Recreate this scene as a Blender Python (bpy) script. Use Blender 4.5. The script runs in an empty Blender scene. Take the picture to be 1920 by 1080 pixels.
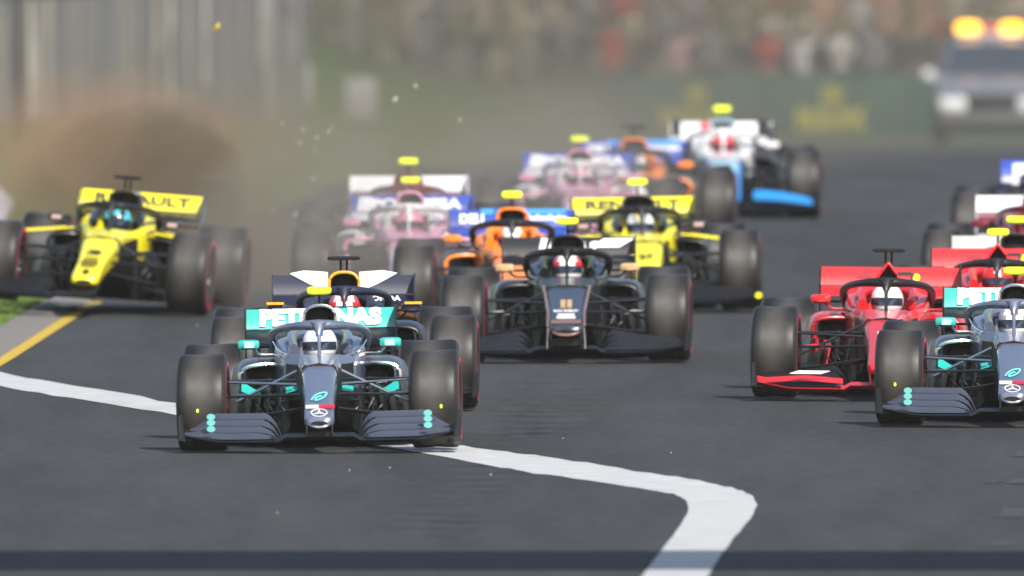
import bpy, bmesh, math, random
from mathutils import Vector, Matrix, noise
random.seed(7)
R = math.radians
S = bpy.context.scene
C = S.collection

# ------------------------------------------------------------------ camera, sky, sun, exposure
F_PX, CAM_H, HOR = 60000.0, 5.3, 560.0           # focal length in photo pixels, camera height, horizon above the frame
cam_d = bpy.data.cameras.new('camera'); cam = bpy.data.objects.new('camera', cam_d); C.objects.link(cam)
S.camera = cam
PITCH = math.atan((540 + HOR) / F_PX)
cam.location = (0, 0, CAM_H); cam.rotation_euler = (R(90) - PITCH, 0, 0)
cam_d.sensor_width = 36; cam_d.lens = F_PX / 1920 * 36
cam_d.clip_start = 1; cam_d.clip_end = 6000
cam_d.dof.use_dof = True; cam_d.dof.focus_distance = 234; cam_d.dof.aperture_fstop = 4.9
SUN_EL, SUN_AZ = R(40), R(-22)                    # azimuth measured from straight behind the camera, to its right
w = bpy.data.worlds.new('World'); S.world = w; w.use_nodes = True
nt = w.node_tree; bg = nt.nodes['Background']
sky = nt.nodes.new('ShaderNodeTexSky'); sky.sky_type = 'NISHITA'; sky.sun_disc = False
sky.sun_elevation = SUN_EL; sky.sun_rotation = math.pi + SUN_AZ
sky.dust_density = 1.5; sky.air_density = 1.0
nt.links.new(sky.outputs[0], bg.inputs[0]); bg.inputs[1].default_value = 0.085
sun_d = bpy.data.lights.new('sun', 'SUN'); sun = bpy.data.objects.new('sun', sun_d); C.objects.link(sun)
sun_d.energy = 3.6; sun_d.angle = R(0.5); sun_d.color = (1, .95, .87)
SV = Vector((math.cos(SUN_EL) * math.sin(-SUN_AZ), -math.cos(SUN_EL) * math.cos(SUN_AZ), math.sin(SUN_EL)))  # towards the sun
sun.rotation_euler = SV.to_track_quat('Z', 'Y').to_euler()
S.view_settings.view_transform = 'Standard'; S.view_settings.look = 'None'
S.view_settings.exposure = 0.9; S.view_settings.gamma = 1; S.view_settings.use_curve_mapping = False
S.cycles.use_denoising = True
S.cycles.max_bounces = 6; S.cycles.volume_bounces = 1; S.cycles.transparent_max_bounces = 8
S.cycles.caustics_reflective = False; S.cycles.caustics_refractive = False

def pix(px, py):                                  # a photo pixel on the flat road -> (X, Y)
    cp, sp = math.cos(PITCH), math.sin(PITCH)
    u, v = (px - 960) / F_PX, (540 - py) / F_PX
    dy, dz = cp + v * sp, -sp + v * cp
    t = CAM_H / -dz
    return u * t, dy * t

# ------------------------------------------------------------------ materials
MC = {}
def mat(name, col, rough=.5, metal=0, coat=0, emis=None, noise_amt=0, noise_scale=8, bump=0, spec=.5):
    if name in MC: return MC[name]
    m = bpy.data.materials.new(name); m.use_nodes = True; n = m.node_tree; b = n.nodes['Principled BSDF']
    b.inputs['Base Color'].default_value = (*col, 1); b.inputs['Roughness'].default_value = rough
    b.inputs['Metallic'].default_value = metal; b.inputs['Coat Weight'].default_value = coat
    b.inputs['Coat Roughness'].default_value = .08; b.inputs['Specular IOR Level'].default_value = spec
    if emis:
        b.inputs['Emission Color'].default_value = (*emis[0], 1); b.inputs['Emission Strength'].default_value = emis[1]
    tc = n.nodes.new('ShaderNodeTexCoord'); nz = n.nodes.new('ShaderNodeTexNoise')
    nz.inputs['Scale'].default_value = noise_scale; nz.inputs['Detail'].default_value = 6
    n.links.new(tc.outputs['Object'], nz.inputs['Vector'])
    mx = n.nodes.new('ShaderNodeMix'); mx.data_type = 'RGBA'
    a = max(noise_amt, .06)
    mx.inputs[6].default_value = (*[max(0, c * (1 - a)) for c in col], 1); mx.inputs[7].default_value = (*[min(1, c * (1 + a)) for c in col], 1)
    n.links.new(nz.outputs[0], mx.inputs[0]); n.links.new(mx.outputs[2], b.inputs['Base Color'])
    if bump:
        bp = n.nodes.new('ShaderNodeBump'); bp.inputs['Strength'].default_value = bump; bp.inputs['Distance'].default_value = .01
        n.links.new(nz.outputs[0], bp.inputs['Height']); n.links.new(bp.outputs[0], b.inputs['Normal'])
    MC[name] = m; return m

CARBON = mat('carbon_black', (.008, .008, .009), .42, 0, .06, spec=.3)
CARBON2 = mat('carbon_satin', (.013, .014, .017), .4, spec=.4)
GLINT = mat('glint_metal', (.7, .68, .64), .2, 1)  # bright metal standing in for sun glints on edges, arms and vanes
WHITE = mat('white_print', (.85, .85, .85), .5)
BLACKP = mat('black_print', (.015, .015, .015), .5)
GOLD = mat('gold_print', (.5, .33, .16), .45)
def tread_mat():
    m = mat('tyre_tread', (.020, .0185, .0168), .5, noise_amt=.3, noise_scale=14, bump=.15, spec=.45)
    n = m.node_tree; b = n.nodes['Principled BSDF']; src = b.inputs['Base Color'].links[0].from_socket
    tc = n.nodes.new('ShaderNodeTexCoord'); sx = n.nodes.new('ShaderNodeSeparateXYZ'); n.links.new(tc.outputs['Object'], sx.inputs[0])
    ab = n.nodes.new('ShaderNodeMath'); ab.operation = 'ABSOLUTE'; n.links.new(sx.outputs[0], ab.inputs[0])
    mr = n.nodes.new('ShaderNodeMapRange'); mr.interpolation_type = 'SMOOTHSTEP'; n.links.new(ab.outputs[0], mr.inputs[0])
    for i, v in enumerate((.0, .165, 2.5, .35)): mr.inputs[i + 1].default_value = v          # lit middle and darker edges painted in, along with some tread wear
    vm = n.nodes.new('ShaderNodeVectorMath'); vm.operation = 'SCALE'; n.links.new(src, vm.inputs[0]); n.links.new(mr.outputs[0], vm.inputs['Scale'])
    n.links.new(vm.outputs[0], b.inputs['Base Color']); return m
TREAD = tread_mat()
SIDEW = mat('tyre_sidewall', (.02, .02, .021), .5, noise_amt=.2)
REDBAND = mat('tyre_red_band', (.55, .02, .07), .5)
RIM = mat('rim_dark', (.03, .03, .033), .5, .3)
NEON = mat('neon_yellow', (.75, .9, .02), .5, emis=((.75, .9, .02), .25))  # faint glow added to the yellow; pods and wing tips are no lamps
TEAL = mat('teal_paint', (.02, .42, .36), .35, 0, .4)
VISOR = mat('visor', (.02, .03, .05), .08, 0, 1)

# ------------------------------------------------------------------ mesh helpers
def finish(bm, name, smooth=True, angle=35):
    bmesh.ops.recalc_face_normals(bm, faces=bm.faces)
    me = bpy.data.meshes.new(name); bm.to_mesh(me); bm.free()
    if smooth:
        me.polygons.foreach_set('use_smooth', [True] * len(me.polygons)); me.set_sharp_from_angle(angle=R(angle))
    return me
def obj(name, me, mats, parent=None, loc=None, rot=None, scale=None):
    """link one mesh object; materials sit on the object so meshes can be shared"""
    o = bpy.data.objects.new(name, me); C.objects.link(o)
    if not isinstance(mats, (list, tuple)): mats = [mats]
    while len(me.materials) < len(mats): me.materials.append(None)
    for i, m in enumerate(mats):
        o.material_slots[i].link = 'OBJECT'; o.material_slots[i].material = m
    if parent: o.parent = parent
    if loc: o.location = loc
    if rot: o.rotation_euler = rot
    if scale: o.scale = scale
    return o
def tag(o, label=None, cat=None, group=None, kind=None):
    if label: o['label'] = label
    if cat: o['category'] = cat
    if group: o['group'] = group
    if kind: o['kind'] = kind
    return o
def empty(name, loc=(0, 0, 0), rot=(0, 0, 0)):
    o = bpy.data.objects.new(name, None); C.objects.link(o); o.location = loc; o.rotation_euler = rot
    o.empty_display_size = .2; return o
CACHE = {}
def cached(fn):
    def g(*a):
        k = (fn.__name__, a)
        if k not in CACHE: CACHE[k] = fn(*a)
        return CACHE[k]
    return g
def box(bm, c, s, bev=0, rot=None, mi=0):
    M = Matrix.Translation(c)
    if rot: M = M @ rot.to_matrix().to_4x4() if hasattr(rot, 'to_matrix') else M @ rot
    r = bmesh.ops.create_cube(bm, size=1, matrix=M @ Matrix.Diagonal((*s, 1)))
    fs = list({f for v in r['verts'] for f in v.link_faces})
    if bev:
        rb = bmesh.ops.bevel(bm, geom=list({e for v in r['verts'] for e in v.link_edges}), offset=bev, segments=2, affect='EDGES', profile=.5)
        fs = rb['faces']
    for f in fs: f.material_index = mi
    return r
def rings(bm, rs, caps=True, mi=0, closed=True):
    vr = [[bm.verts.new(p) for p in r] for r in rs]
    n = len(rs[0])
    for a, b in zip(vr, vr[1:]):
        for i in range(n if closed else n - 1):
            f = bm.faces.new((a[i], a[(i + 1) % n], b[(i + 1) % n], b[i])); f.material_index = mi
    if caps:
        for r in (vr[0], vr[-1]):
            f = bm.faces.new(r); f.material_index = mi
    return vr
def tube(bm, pts, rad, n=8, flat=1.0, mi=0):
    """tube through pts, rad a number or a list; flat squashes the section in z"""
    pts = [Vector(p) for p in pts]
    rad = rad if isinstance(rad, (list, tuple)) else [rad] * len(pts)
    rs = []
    for i, p in enumerate(pts):
        t = (pts[min(i + 1, len(pts) - 1)] - pts[max(i - 1, 0)]).normalized()
        up = Vector((0, 0, 1)) if abs(t.z) < .93 else Vector((0, 1, 0))
        a = t.cross(up).normalized(); b = a.cross(t).normalized()
        rs.append([p + a * rad[i] * math.cos(2 * math.pi * k / n) + b * rad[i] * flat * math.sin(2 * math.pi * k / n) for k in range(n)])
    rings(bm, rs, mi=mi)
def smooth_path(pts, k=5):
    """Catmull-Rom through pts"""
    P = [Vector(p) for p in pts]; out = []
    for i in range(len(P) - 1):
        a = P[max(i - 1, 0)]; b = P[i]; c = P[i + 1]; d = P[min(i + 2, len(P) - 1)]
        for j in range(k):
            t = j / k
            out.append(.5 * ((2 * b) + (c - a) * t + (2 * a - 5 * b + 4 * c - d) * t * t + (3 * b - a - 3 * c + d) * t ** 3))
    out.append(P[-1]); return out
def sup(w_, h_, n=20, e=3.0):
    """superellipse outline, half width, half height"""
    o = []
    for k in range(n):
        t = 2 * math.pi * (k + .5) / n; c, s = math.cos(t), math.sin(t)
        o.append((w_ * math.copysign(abs(c) ** (2 / e), c), h_ * math.copysign(abs(s) ** (2 / e), s)))
    return o
def loft(bm, st, n=20, e=3.0, mi=0, caps=True):
    """stations (y, xc, zc, half w, half h[, e])"""
    rs = []
    for s in st:
        ee = s[5] if len(s) > 5 else e
        rs.append([(s[1] + a, s[0], s[2] + b) for a, b in sup(s[3], s[4], n, ee)])
    return rings(bm, rs, mi=mi, caps=caps)
def strip(bm, st, t=.012, mi=0, camber=.12):
    """wing element; stations (x, y_lead, z_lead, y_trail, z_trail)"""
    rs = []
    for x, y0, z0, y1, z1 in st:
        d = Vector((0, y1 - y0, z1 - z0)); L = d.length; nn = Vector((0, -d.z, d.y)).normalized()
        if nn.z < 0: nn = -nn
        P = lambda u, v: Vector((x, y0, z0)) + d * u + nn * v
        cb = -camber * L
        rs.append([P(0, 0), P(.25, t + cb * .75), P(.6, t * .8 + cb), P(1, .002), P(.6, -t * .4 + cb), P(.25, -t * .5 + cb * .75)])
    rings(bm, rs, mi=mi)
TX = {}
def text_mesh(s, bold=0.0, shear=0.0, sp=1.0):
    k = (s, bold, shear, sp)
    if k in TX: return TX[k]
    c = bpy.data.curves.new('lettering', 'FONT'); c.body = s; c.align_x = 'CENTER'; c.align_y = 'CENTER'
    c.size = 1; c.extrude = .01; c.offset = bold; c.shear = shear; c.resolution_u = 3; c.space_character = sp
    o = bpy.data.objects.new('t', c); C.objects.link(o)
    dg = bpy.context.evaluated_depsgraph_get()
    me = bpy.data.meshes.new_from_object(o.evaluated_get(dg)); me.name = 'lettering'
    bpy.data.objects.remove(o)
    # normalise: centre, unit height
    xs = [v.co.x for v in me.vertices]; ys = [v.co.y for v in me.vertices]
    cx, cy, h = (max(xs) + min(xs)) / 2, (max(ys) + min(ys)) / 2, max(ys) - min(ys)
    for v in me.vertices: v.co = ((v.co.x - cx) / h, (v.co.y - cy) / h, v.co.z)
    me['asp'] = (max(xs) - min(xs)) / h
    TX[k] = me; return me
def letter(parent, s, loc, width, height, tilt, m, bold=.02, shear=0.0, rotz=0, name='lettering'):
    me = text_mesh(s, bold, shear)
    return obj(name, me, m, parent, loc, (tilt, 0, rotz), (width / me['asp'], height, .1))

# ------------------------------------------------------------------ race car meshes (shared)
@cached
def tyre_mesh(hw, rr):
    """hw half width of the carcass, rr radius; material 0 tread 1 sidewall 2 red band"""
    bm = bmesh.new(); N = 48
    half = [(rr - .012, 0, 0), (rr - .006, hw * .5, 0), (rr - .006, hw * .80, 0), (rr - .014, hw * .89, 0), (rr - .028, hw * .94, 1), (rr - .044, hw * .975, 1),
            (rr - .056, hw * .995, 2), (rr - .088, hw * 1.0, 2), (rr - .105, hw * .98, 1), (.175, hw * .86, 1), (.168, hw * .8, 1)]
    prof = [(r, -x, m) for r, x, m in reversed(half[1:])] + half
    vr = []
    for r, x, m in prof:
        vr.append([bm.verts.new((x, r * math.cos(2 * math.pi * k / N), r * math.sin(2 * math.pi * k / N))) for k in range(N)])
    for i in range(len(prof) - 1):
        m = max(prof[i][2], prof[i + 1][2]) if not (2 in (prof[i][2], prof[i + 1][2]) and prof[i][2] != prof[i + 1][2]) else 1
        for k in range(N):
            f = bm.faces.new((vr[i][k], vr[i][(k + 1) % N], vr[i + 1][(k + 1) % N], vr[i + 1][k])); f.material_index = m
    return finish(bm, 'tyre', angle=60)
@cached
def rim_mesh(hw):
    bm = bmesh.new(); N = 24
    for s in (-1, 1):
        rs = [[(s * x, r * math.cos(2 * math.pi * k / N), r * math.sin(2 * math.pi * k / N)) for k in range(N)] for x, r in ((hw * .86, .176), (hw * .84, .165), (hw * .55, .15), (hw * .5, .05), (hw * .72, .04), (hw * .74, .001))]
        rings(bm, rs, caps=False)
    for k in range(8):
        a = 2 * math.pi * k / 8
        tube(bm, [(hw * .6, .03 * math.cos(a), .03 * math.sin(a)), (hw * .78, .16 * math.cos(a), .16 * math.sin(a))], .012, 5)
    return finish(bm, 'rim')
@cached
def nose_mesh(wt, wb, zt, hh, tiplen):
    """tip half width, bulkhead half width, tip centre z, tip half height"""
    bm = bmesh.new()
    T = lambda y: (zt + hh) + (.60 - zt - hh) * ((y + 1.04) / 1.34) ** .92
    st = [(-1.12, 0, zt - .01, wt * .55, hh * .45, 2.6), (-1.10, 0, zt, wt * .82, hh * .8, 2.8), (-1.04, 0, zt, wt, hh, 3.2)]
    for y in (-.85, -.5, -.1, .30):
        h_ = hh + (.12 - hh) * ((y + 1.04) / 1.34) ** .7
        st.append((y, 0, T(y) - h_, wt if y < -.4 else (wt + wb) / 2 if y < .2 else wb, h_, 3.8 if y < -.7 else 4.4))
    loft(bm, st, 28)
    return finish(bm, 'nose')
@cached
def nose_under_mesh(wt, zt):
    bm = bmesh.new()
    loft(bm, [(-1.05, 0, zt - .05, wt * .9, .03), (-.6, 0, zt + .05, wt * .96, .06), (.2, 0, .37, wt * .96, .09)], 16, 4)
    return finish(bm, 'keel')
def chassis_section(y, w_, zt, zb, dep, wi):
    zi = zt - dep
    R_ = [(0, zi + (.012 if dep == 0 else 0)), (wi * .9, zi), (wi, zt - .004), ((wi + w_) / 2, zt + .002), (w_ * .97, zt - .02), (w_, zt - .06), (w_ * 1.02, (zt + zb) / 2 + .03), (w_ * .9, zb + .03), (w_ * .7, zb)]
    pts = R_ + [(-x, z) for x, z in reversed(R_[1:])]
    return [(x, y, z) for x, z in pts]
@cached
def chassis_mesh(wb):
    bm = bmesh.new()
    st = [(.26, wb, .60, .30, 0, wb * .6), (.7, wb * 1.12, .625, .24, 0, wb * .7), (1.08, wb * 1.25, .645, .15, 0, wb * .9), (1.16, .225, .65, .12, .0, .18),
          (1.18, .24, .655, .12, .16, .185), (1.30, .265, .66, .08, .36, .20), (1.55, .30, .685, .06, .40, .215), (1.80, .325, .73, .06, .40, .20), (2.02, .31, .765, .06, .34, .16), (2.05, .30, .77, .06, 0, .16), (2.5, .26, .75, .06, 0, .15)]
    rings(bm, [chassis_section(*s) for s in st])
    for f in bm.faces:
        c = f.calc_center_median(); f.material_index = 1 if (c.z < .53 and c.y < 1.17) or c.z < .38 else 0
    return finish(bm, 'chassis', angle=40)
@cached
def headrest_mesh():
    bm = bmesh.new()
    pts = smooth_path([(-.185, 1.45, .69), (-.2, 1.7, .745), (-.17, 1.93, .785), (0, 2.03, .80), (.17, 1.93, .785), (.2, 1.7, .745), (.185, 1.45, .69)], 4)
    tube(bm, pts, .04, 8, 1.0)
    return finish(bm, 'headrest')
@cached
def halo_mesh():
    bm = bmesh.new()
    half = [(-.315, 2.2, .66), (-.335, 2.08, .73), (-.335, 1.85, .785), (-.30, 1.55, .825), (-.22, 1.28, .85), (-.11, 1.12, .862), (0, 1.08, .866)]
    pts = smooth_path(half, 4); full = pts + [Vector((-p.x, p.y, p.z)) for p in reversed(pts[:-1])]
    rad = [.032 + .016 * math.exp(-(p.x / .14) ** 2) for p in full]
    tube(bm, full, rad, 10, .85)
    rs = []
    for (y, z, hx, hy) in ((1.075, .885, .075, .05), (1.065, .845, .045, .045), (1.04, .79, .016, .045), (.98, .71, .012, .05), (.93, .62, .016, .06)):
        rs.append([(a, y + b, z) for a, b in sup(hx, hy, 12, 2)])
    rings(bm, rs)
    return finish(bm, 'halo', angle=60)
@cached
def cover_mesh(kind):
    """engine cover with the air intake mouth; material 0 body"""
    bm = bmesh.new()
    if kind == 'round': sh = (.122, .105, .885, 2.5)
    elif kind == 'wide': sh = (.135, .09, .885, 3.0)
    elif kind == 'tri': sh = (.10, .115, .88, 2.0)
    else: sh = (.11, .085, .89, 2.4)
    hw, hh, zc, e = sh
    def ring(y, k, zz, kx=1, low=.0):
        o = []
        for a, b in sup(hw * k * kx, hh * k, 24, e):
            if kind == 'tri': a *= (1 - .62 * (b / (hh * k) + .2)) if b > -hh * k * .2 else 1
            o.append((a, y, zz + b - (low if b < 0 else 0)))
        return o
    vr = rings(bm, [ring(2.62, .5, zc), ring(2.42, .74, zc), ring(2.30, .80, zc), ring(2.285, .92, zc), ring(2.31, 1.0, zc, 1, .02), ring(2.6, 1.02, zc - .01, 1.0, .12), ring(3.1, .8, zc - .08, .8, .2), ring(3.6, .5, zc - .22, .5, .2), ring(4.0, .25, zc - .38, .5, .1)], caps=True)
    for f in bm.faces:
        f.material_index = 0
    bm.faces.ensure_lookup_table()
    for f in bm.faces:
        if f.calc_center_median().y < 2.63 and all(v.co.y < 2.63 for v in f.verts):
            # inside of the mouth = first rings
            if any(v in vr[0] or v in vr[1] for v in f.verts) : f.material_index = 1
    return finish(bm, 'engine_cover', angle=40)
@cached
def intake_ring_mesh(kind):
    bm = bmesh.new()
    hw, hh, zc, e = {'round': (.122, .105, .885, 2.5), 'wide': (.135, .09, .885, 3.0), 'tri': (.10, .115, .88, 2.0), 'small': (.11, .085, .89, 2.4)}[kind]
    pts = []
    for a, b in sup(hw * .93, hh * .93, 28, e):
        if kind == 'tri': a *= (1 - .62 * (b / (hh * .93) + .2)) if b > -hh * .93 * .2 else 1
        pts.append((a, 2.285, zc + b))
    pts += pts[:2]
    tube(bm, pts, .012, 6)
    return finish(bm, 'intake_lip')
@cached
def sidepod_mesh(s):
    bm = bmesh.new()
    def sec(y, x0, x1, z0, z1, e=3.5):
        xc, zc = (x0 + x1) / 2, (z0 + z1) / 2
        return [(s * (xc + a), y, zc + b) for a, b in sup((x1 - x0) / 2, (z1 - z0) / 2, 20, e)]
    rings(bm, [sec(1.95, .32, .48, .44, .52), sec(1.72, .29, .515, .405, .555), sec(1.69, .275, .53, .39, .57), sec(1.71, .255, .555, .375, .588),
               sec(1.9, .22, .60, .22, .615), sec(2.3, .2, .64, .10, .62), sec(2.9, .16, .55, .08, .55), sec(3.4, .05, .32, .08, .40), sec(3.8, .02, .16, .1, .30)])
    bm.faces.ensure_lookup_table()
    for f in bm.faces:
        ys = [v.co.y for v in f.verts]
        f.material_index = 0
        if all(abs(v.co.z - .48) < .085 and abs(abs(v.co.x) - .42) < .13 and v.co.y < 1.96 for v in f.verts): f.material_index = 1
    return finish(bm, 'sidepod', angle=50)
@cached
def floor_mesh():
    bm = bmesh.new()
    out = [(-.35, 1.1), (-.68, 1.55), (-.72, 1.9), (-.72, 3.2), (-.55, 3.35), (-.5, 4.1), (.5, 4.1), (.55, 3.35), (.72, 3.2), (.72, 1.9), (.68, 1.55), (.35, 1.1)]
    rings(bm, [[(x, y, .055) for x, y in out], [(x, y, .075) for x, y in out]])
    box(bm, (0, 3.7, .2), (.3, .9, .24), .02)
    return finish(bm, 'floor_panel')
@cached
def vane_mesh(s, k):
    """bargeboard vane number k on side s"""
    bm = bmesh.new()
    x0 = .27 + .075 * k; y0 = .62 + .16 * k; zt = (.44, .50, .42, .36, .46)[k % 5]
    rs = []
    for j in range(7):
        u = j / 6; x = x0 + .10 * u * u; y = y0 + .42 * u; z1 = zt - .12 * abs(u - .3); th = .006
        rs.append([(s * (x - th), y, .07), (s * (x + .03 - th), y - .04, (z1 + .07) / 2), (s * (x - th), y, z1), (s * (x + th), y, z1), (s * (x + .03 + th), y - .04, (z1 + .07) / 2), (s * (x + th), y, .07)])
    rings(bm, rs)
    if k in (1, 3):
        strip(bm, [(s * (x0 + .02), y0 - .12, .13 + .03 * k, y0 + .1, .15 + .03 * k), (s * (x0 + .22), y0 - .05, .10 + .03 * k, y0 + .15, .15 + .03 * k)], .008)
    return finish(bm, 'bargeboard')
@cached
def deflector_mesh(s):
    """arched pod wing in front of the sidepod"""
    bm = bmesh.new()
    pts = smooth_path([(s * .24, 1.5, .575), (s * .40, 1.46, .585), (s * .535, 1.45, .56), (s * .565, 1.45, .48), (s * .53, 1.45, .37), (s * .56, 1.4, .10)], 4)
    tube(bm, pts, [.016 if i < 10 else .02 for i in range(len(pts))], 8)
    return finish(bm, 'deflector')
@cached
def arm_mesh(s, k, rear):
    bm = bmesh.new()
    if not rear:
        A = [((.16, -.12, .47), (.80, -.02, .50)), ((.17, .32, .49), (.80, .02, .50)), ((.13, -.15, .30), (.80, -.03, .20)), ((.16, .40, .27), (.80, .03, .20)), ((.16, .12, .56), (.78, .02, .26)), ((.14, -.2, .40), (.80, -.13, .39))][k]
    else:
        A = [((.14, 3.1, .38), (.76, 3.63, .44)), ((.14, 3.8, .36), (.76, 3.68, .44)), ((.14, 3.0, .18), (.76, 3.6, .2)), ((.14, 3.8, .16), (.76, 3.7, .2))][k]
    a, b = [Vector((s * p[0], p[1], p[2])) for p in A]
    tube(bm, [a, a.lerp(b, .5), b], [.022, .019, .017], 8, .5)
    return finish(bm, 'suspension_arm')
@cached
def brake_duct_mesh(s):
    bm = bmesh.new()
    box(bm, (s * .775, 0, .35), (.05, .34, .34), .02)
    box(bm, (s * .74, -.13, .36), (.05, .12, .2), .015)
    return finish(bm, 'brake_duct')
@cached
def wing_main_mesh(end=21):
    bm = bmesh.new()
    st = []
    for i in range(-20, end):
        x = i / 20 * .965; a = abs(x)
        z = .092 + (.03 if a < .26 else 0) + (.0 if a < .7 else (a - .7) * .18); y0 = -1.16 + .28 * a * a
        st.append((x, y0, z, y0 + .26, z + .03 + (.01 if a > .3 else -.01)))
    strip(bm, st, .018)
    return finish(bm, 'wing_main_plane', angle=60)
@cached
def wing_flap_mesh(s, k, style):
    """flap k (0 lowest) of the cascade; style 0 high outboard, 1 low outboard"""
    bm = bmesh.new(); st = []
    n = 16
    for i in range(n + 1):
        u = i / n; x = .265 + .035 * (3 - k) * .5 + u * (.655 - .012 * k)
        rise = min(1, (u * 6) ** .6)
        if style == 0: hgt = rise * (1 - max(0, (u - .78) / .22) ** .8 * .68)
        else: hgt = rise * (1.0 - .62 * u)
        y0 = -1.02 + .13 * k + .22 * x * x; base = .104 + .13 * max(0, x - .7)
        z0 = base + .044 * k * hgt; z1 = base + (.044 * (k + 1) - .006) * hgt + .006
        st.append((s * x, y0, z0 + .004, y0 + .10, z1))
    strip(bm, st, .007, camber=.16)
    return finish(bm, 'wing_flap', angle=60)
@cached
def wing_endplate_mesh(s):
    bm = bmesh.new()
    rs = []
    for j, (y, z1, xo) in enumerate(((-1.0, .15, .955), (-.9, .22, .962), (-.75, .27, .972), (-.6, .285, .985), (-.5, .26, .992))):
        rs.append([(s * (xo - .008), y, .10), (s * (xo - .008), y, z1), (s * (xo + .006), y, z1), (s * (xo + .004), y, .10)])
    rings(bm, rs)
    strip(bm, [(s * .90, -.98, .105, -.5, .105), (s * .985, -.98, .108, -.5, .11)], .01)
    return finish(bm, 'endplate')
@cached
def pylon_mesh(s, wt, zt):
    bm = bmesh.new()
    rings(bm, [[(s * wt * .8 + a, -1.0 + b * 1, z) for a, b in sup(.007, .09, 10, 2)] for z in (.13, (zt + .13) / 2, zt)])
    return finish(bm, 'pylon')
@cached
def rear_flap_mesh():
    bm = bmesh.new()
    strip(bm, [(x, 4.04, .785, 4.13, .925) for x in (-.535, -.25, 0, .25, .535)], .010, camber=.0)
    return finish(bm, 'flap', angle=60)
@cached
def rear_main_mesh():
    bm = bmesh.new()
    st = []
    for i in range(-8, 9):
        x = i / 8 * .535; st.append((x, 3.84, .705, 4.04, .775))
    strip(bm, st, .014, camber=.02)
    return finish(bm, 'main_plane', angle=60)
@cached
def rear_end_mesh(s):
    bm = bmesh.new()
    out = [(3.74, .60), (3.72, .80), (3.80, .90), (3.95, .938), (4.32, .938), (4.36, .80), (4.28, .55), (4.25, .30), (4.05, .30), (3.95, .52)]
    rings(bm, [[(s * .537, y, z) for y, z in out], [(s * .547, y, z) for y, z in out]])
    return finish(bm, 'endplate', smooth=False)
@cached
def rear_beam_mesh():
    bm = bmesh.new()
    box(bm, (0, 4.0, .55), (.025, .2, .36), .008); box(bm, (0, 4.12, .33), (1.0, .1, .02), .006); box(bm, (0, 4.0, .66), (1.06, .05, .018), .004)
    return finish(bm, 'support')
@cached
def mirror_mesh(s):
    bm = bmesh.new()
    loft(bm, [(1.40, s * .505, .725, .045, .022, 3), (1.42, s * .505, .725, .075, .034, 3.5), (1.50, s * .505, .725, .078, .036, 4)], 20)
    return finish(bm, 'mirror')
@cached
def mirror_stalk_mesh(s):
    bm = bmesh.new()
    tube(bm, smooth_path([(s * .47, 1.46, .70), (s * .42, 1.47, .655), (s * .32, 1.48, .65), (s * .25, 1.45, .61)], 4), .010, 6)
    return finish(bm, 'stalk')
@cached
def tcam_mesh(wide):
    bm = bmesh.new(); hw = .125 if wide else .088; hh = .016 if wide else .030
    loft(bm, [(2.40, 0, 1.085, hw * .92, hh * .6, 3), (2.42, 0, 1.085, hw, hh, 4), (2.52, 0, 1.085, hw * .95, hh * .8, 4)], 20)
    return finish(bm, 'camera_pod')
@cached
def mast_mesh(wide):
    bm = bmesh.new()
    for x in ((-.022, .022) if wide else (0,)):
        tube(bm, [(x, 2.5, .95), (x * 1.1, 2.47, 1.07)], .009, 8)
    return finish(bm, 'mast')
@cached
def fin_mesh():
    bm = bmesh.new()
    out = [(2.6, .93), (3.9, .84), (4.0, .55), (3.2, .55)]
    rings(bm, [[(-.005, y, z) for y, z in out], [(.005, y, z) for y, z in out]])
    return finish(bm, 'engine_fin', smooth=False)
@cached
def nostril_mesh(wt):
    bm = bmesh.new(); loft(bm, [(-1.128, 0, 0, wt * .55, .018, 2.4), (-1.08, 0, .0, wt * .6, .02, 2.4)], 14)
    return finish(bm, 'nose_inlet')
@cached
def lip_mesh(wt):
    bm = bmesh.new(); tube(bm, smooth_path([(-wt * .8, -1.07, .03), (-wt * .55, -1.125, .004), (0, -1.135, -.008), (wt * .55, -1.125, .004), (wt * .8, -1.07, .03)], 3), .012, 6)
    return finish(bm, 'nose_lip')
@cached
def disc_mesh(n=20):
    bm = bmesh.new()
    bmesh.ops.create_cone(bm, cap_ends=True, segments=n, radius1=1, radius2=1, depth=.2)
    return finish(bm, 'emblem', smooth=False)
@cached
def star_mesh():
    """three pointed star inside a ring, lying in XY"""
    bm = bmesh.new(); pts = [(math.cos(2 * math.pi * k / 24), math.sin(2 * math.pi * k / 24), 0) for k in range(26)]
    tube(bm, pts, .07, 6)
    for k in range(3):
        a = math.pi / 2 + k * 2 * math.pi / 3
        tube(bm, [(0, 0, 0), (.95 * math.cos(a), .95 * math.sin(a), 0)], [.16, .02], 6)
    return finish(bm, 'emblem')
@cached
def swoosh_mesh():
    """drop emblem: a leaning oval with a curl, in XY"""
    bm = bmesh.new()
    pts = smooth_path([(-1, -.5, 0), (-.6, .25, 0), (.1, .75, 0), (.9, .85, 0), (.75, .2, 0), (.1, -.35, 0), (-.5, -.5, 0), (-.3, 0, 0), (.3, .3, 0)], 5)
    tube(bm, pts, [.13] * len(pts), 6)
    return finish(bm, 'emblem')
@cached
def slab_mesh(sh):
    bm = bmesh.new(); box(bm, (0, 0, 0), (1, 1, 1))
    if sh:
        for v in bm.verts: v.co.x += sh * v.co.y
    return finish(bm, 'decal', smooth=False)
@cached
def visor_mesh():
    bm = bmesh.new(); rs = []
    for j in range(5):
        z = -.028 + .014 * j; rs.append([(.128 * math.sin(a) * (1 - .4 * (z - .0) ** 2 * 60), -.142 * math.cos(a) * (1 - .25 * z * 3), z + 0) for a in [R(-70 + 14 * k) for k in range(11)]] )
    vr = rings(bm, rs, caps=False, closed=False)
    return finish(bm, 'visor')
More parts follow.
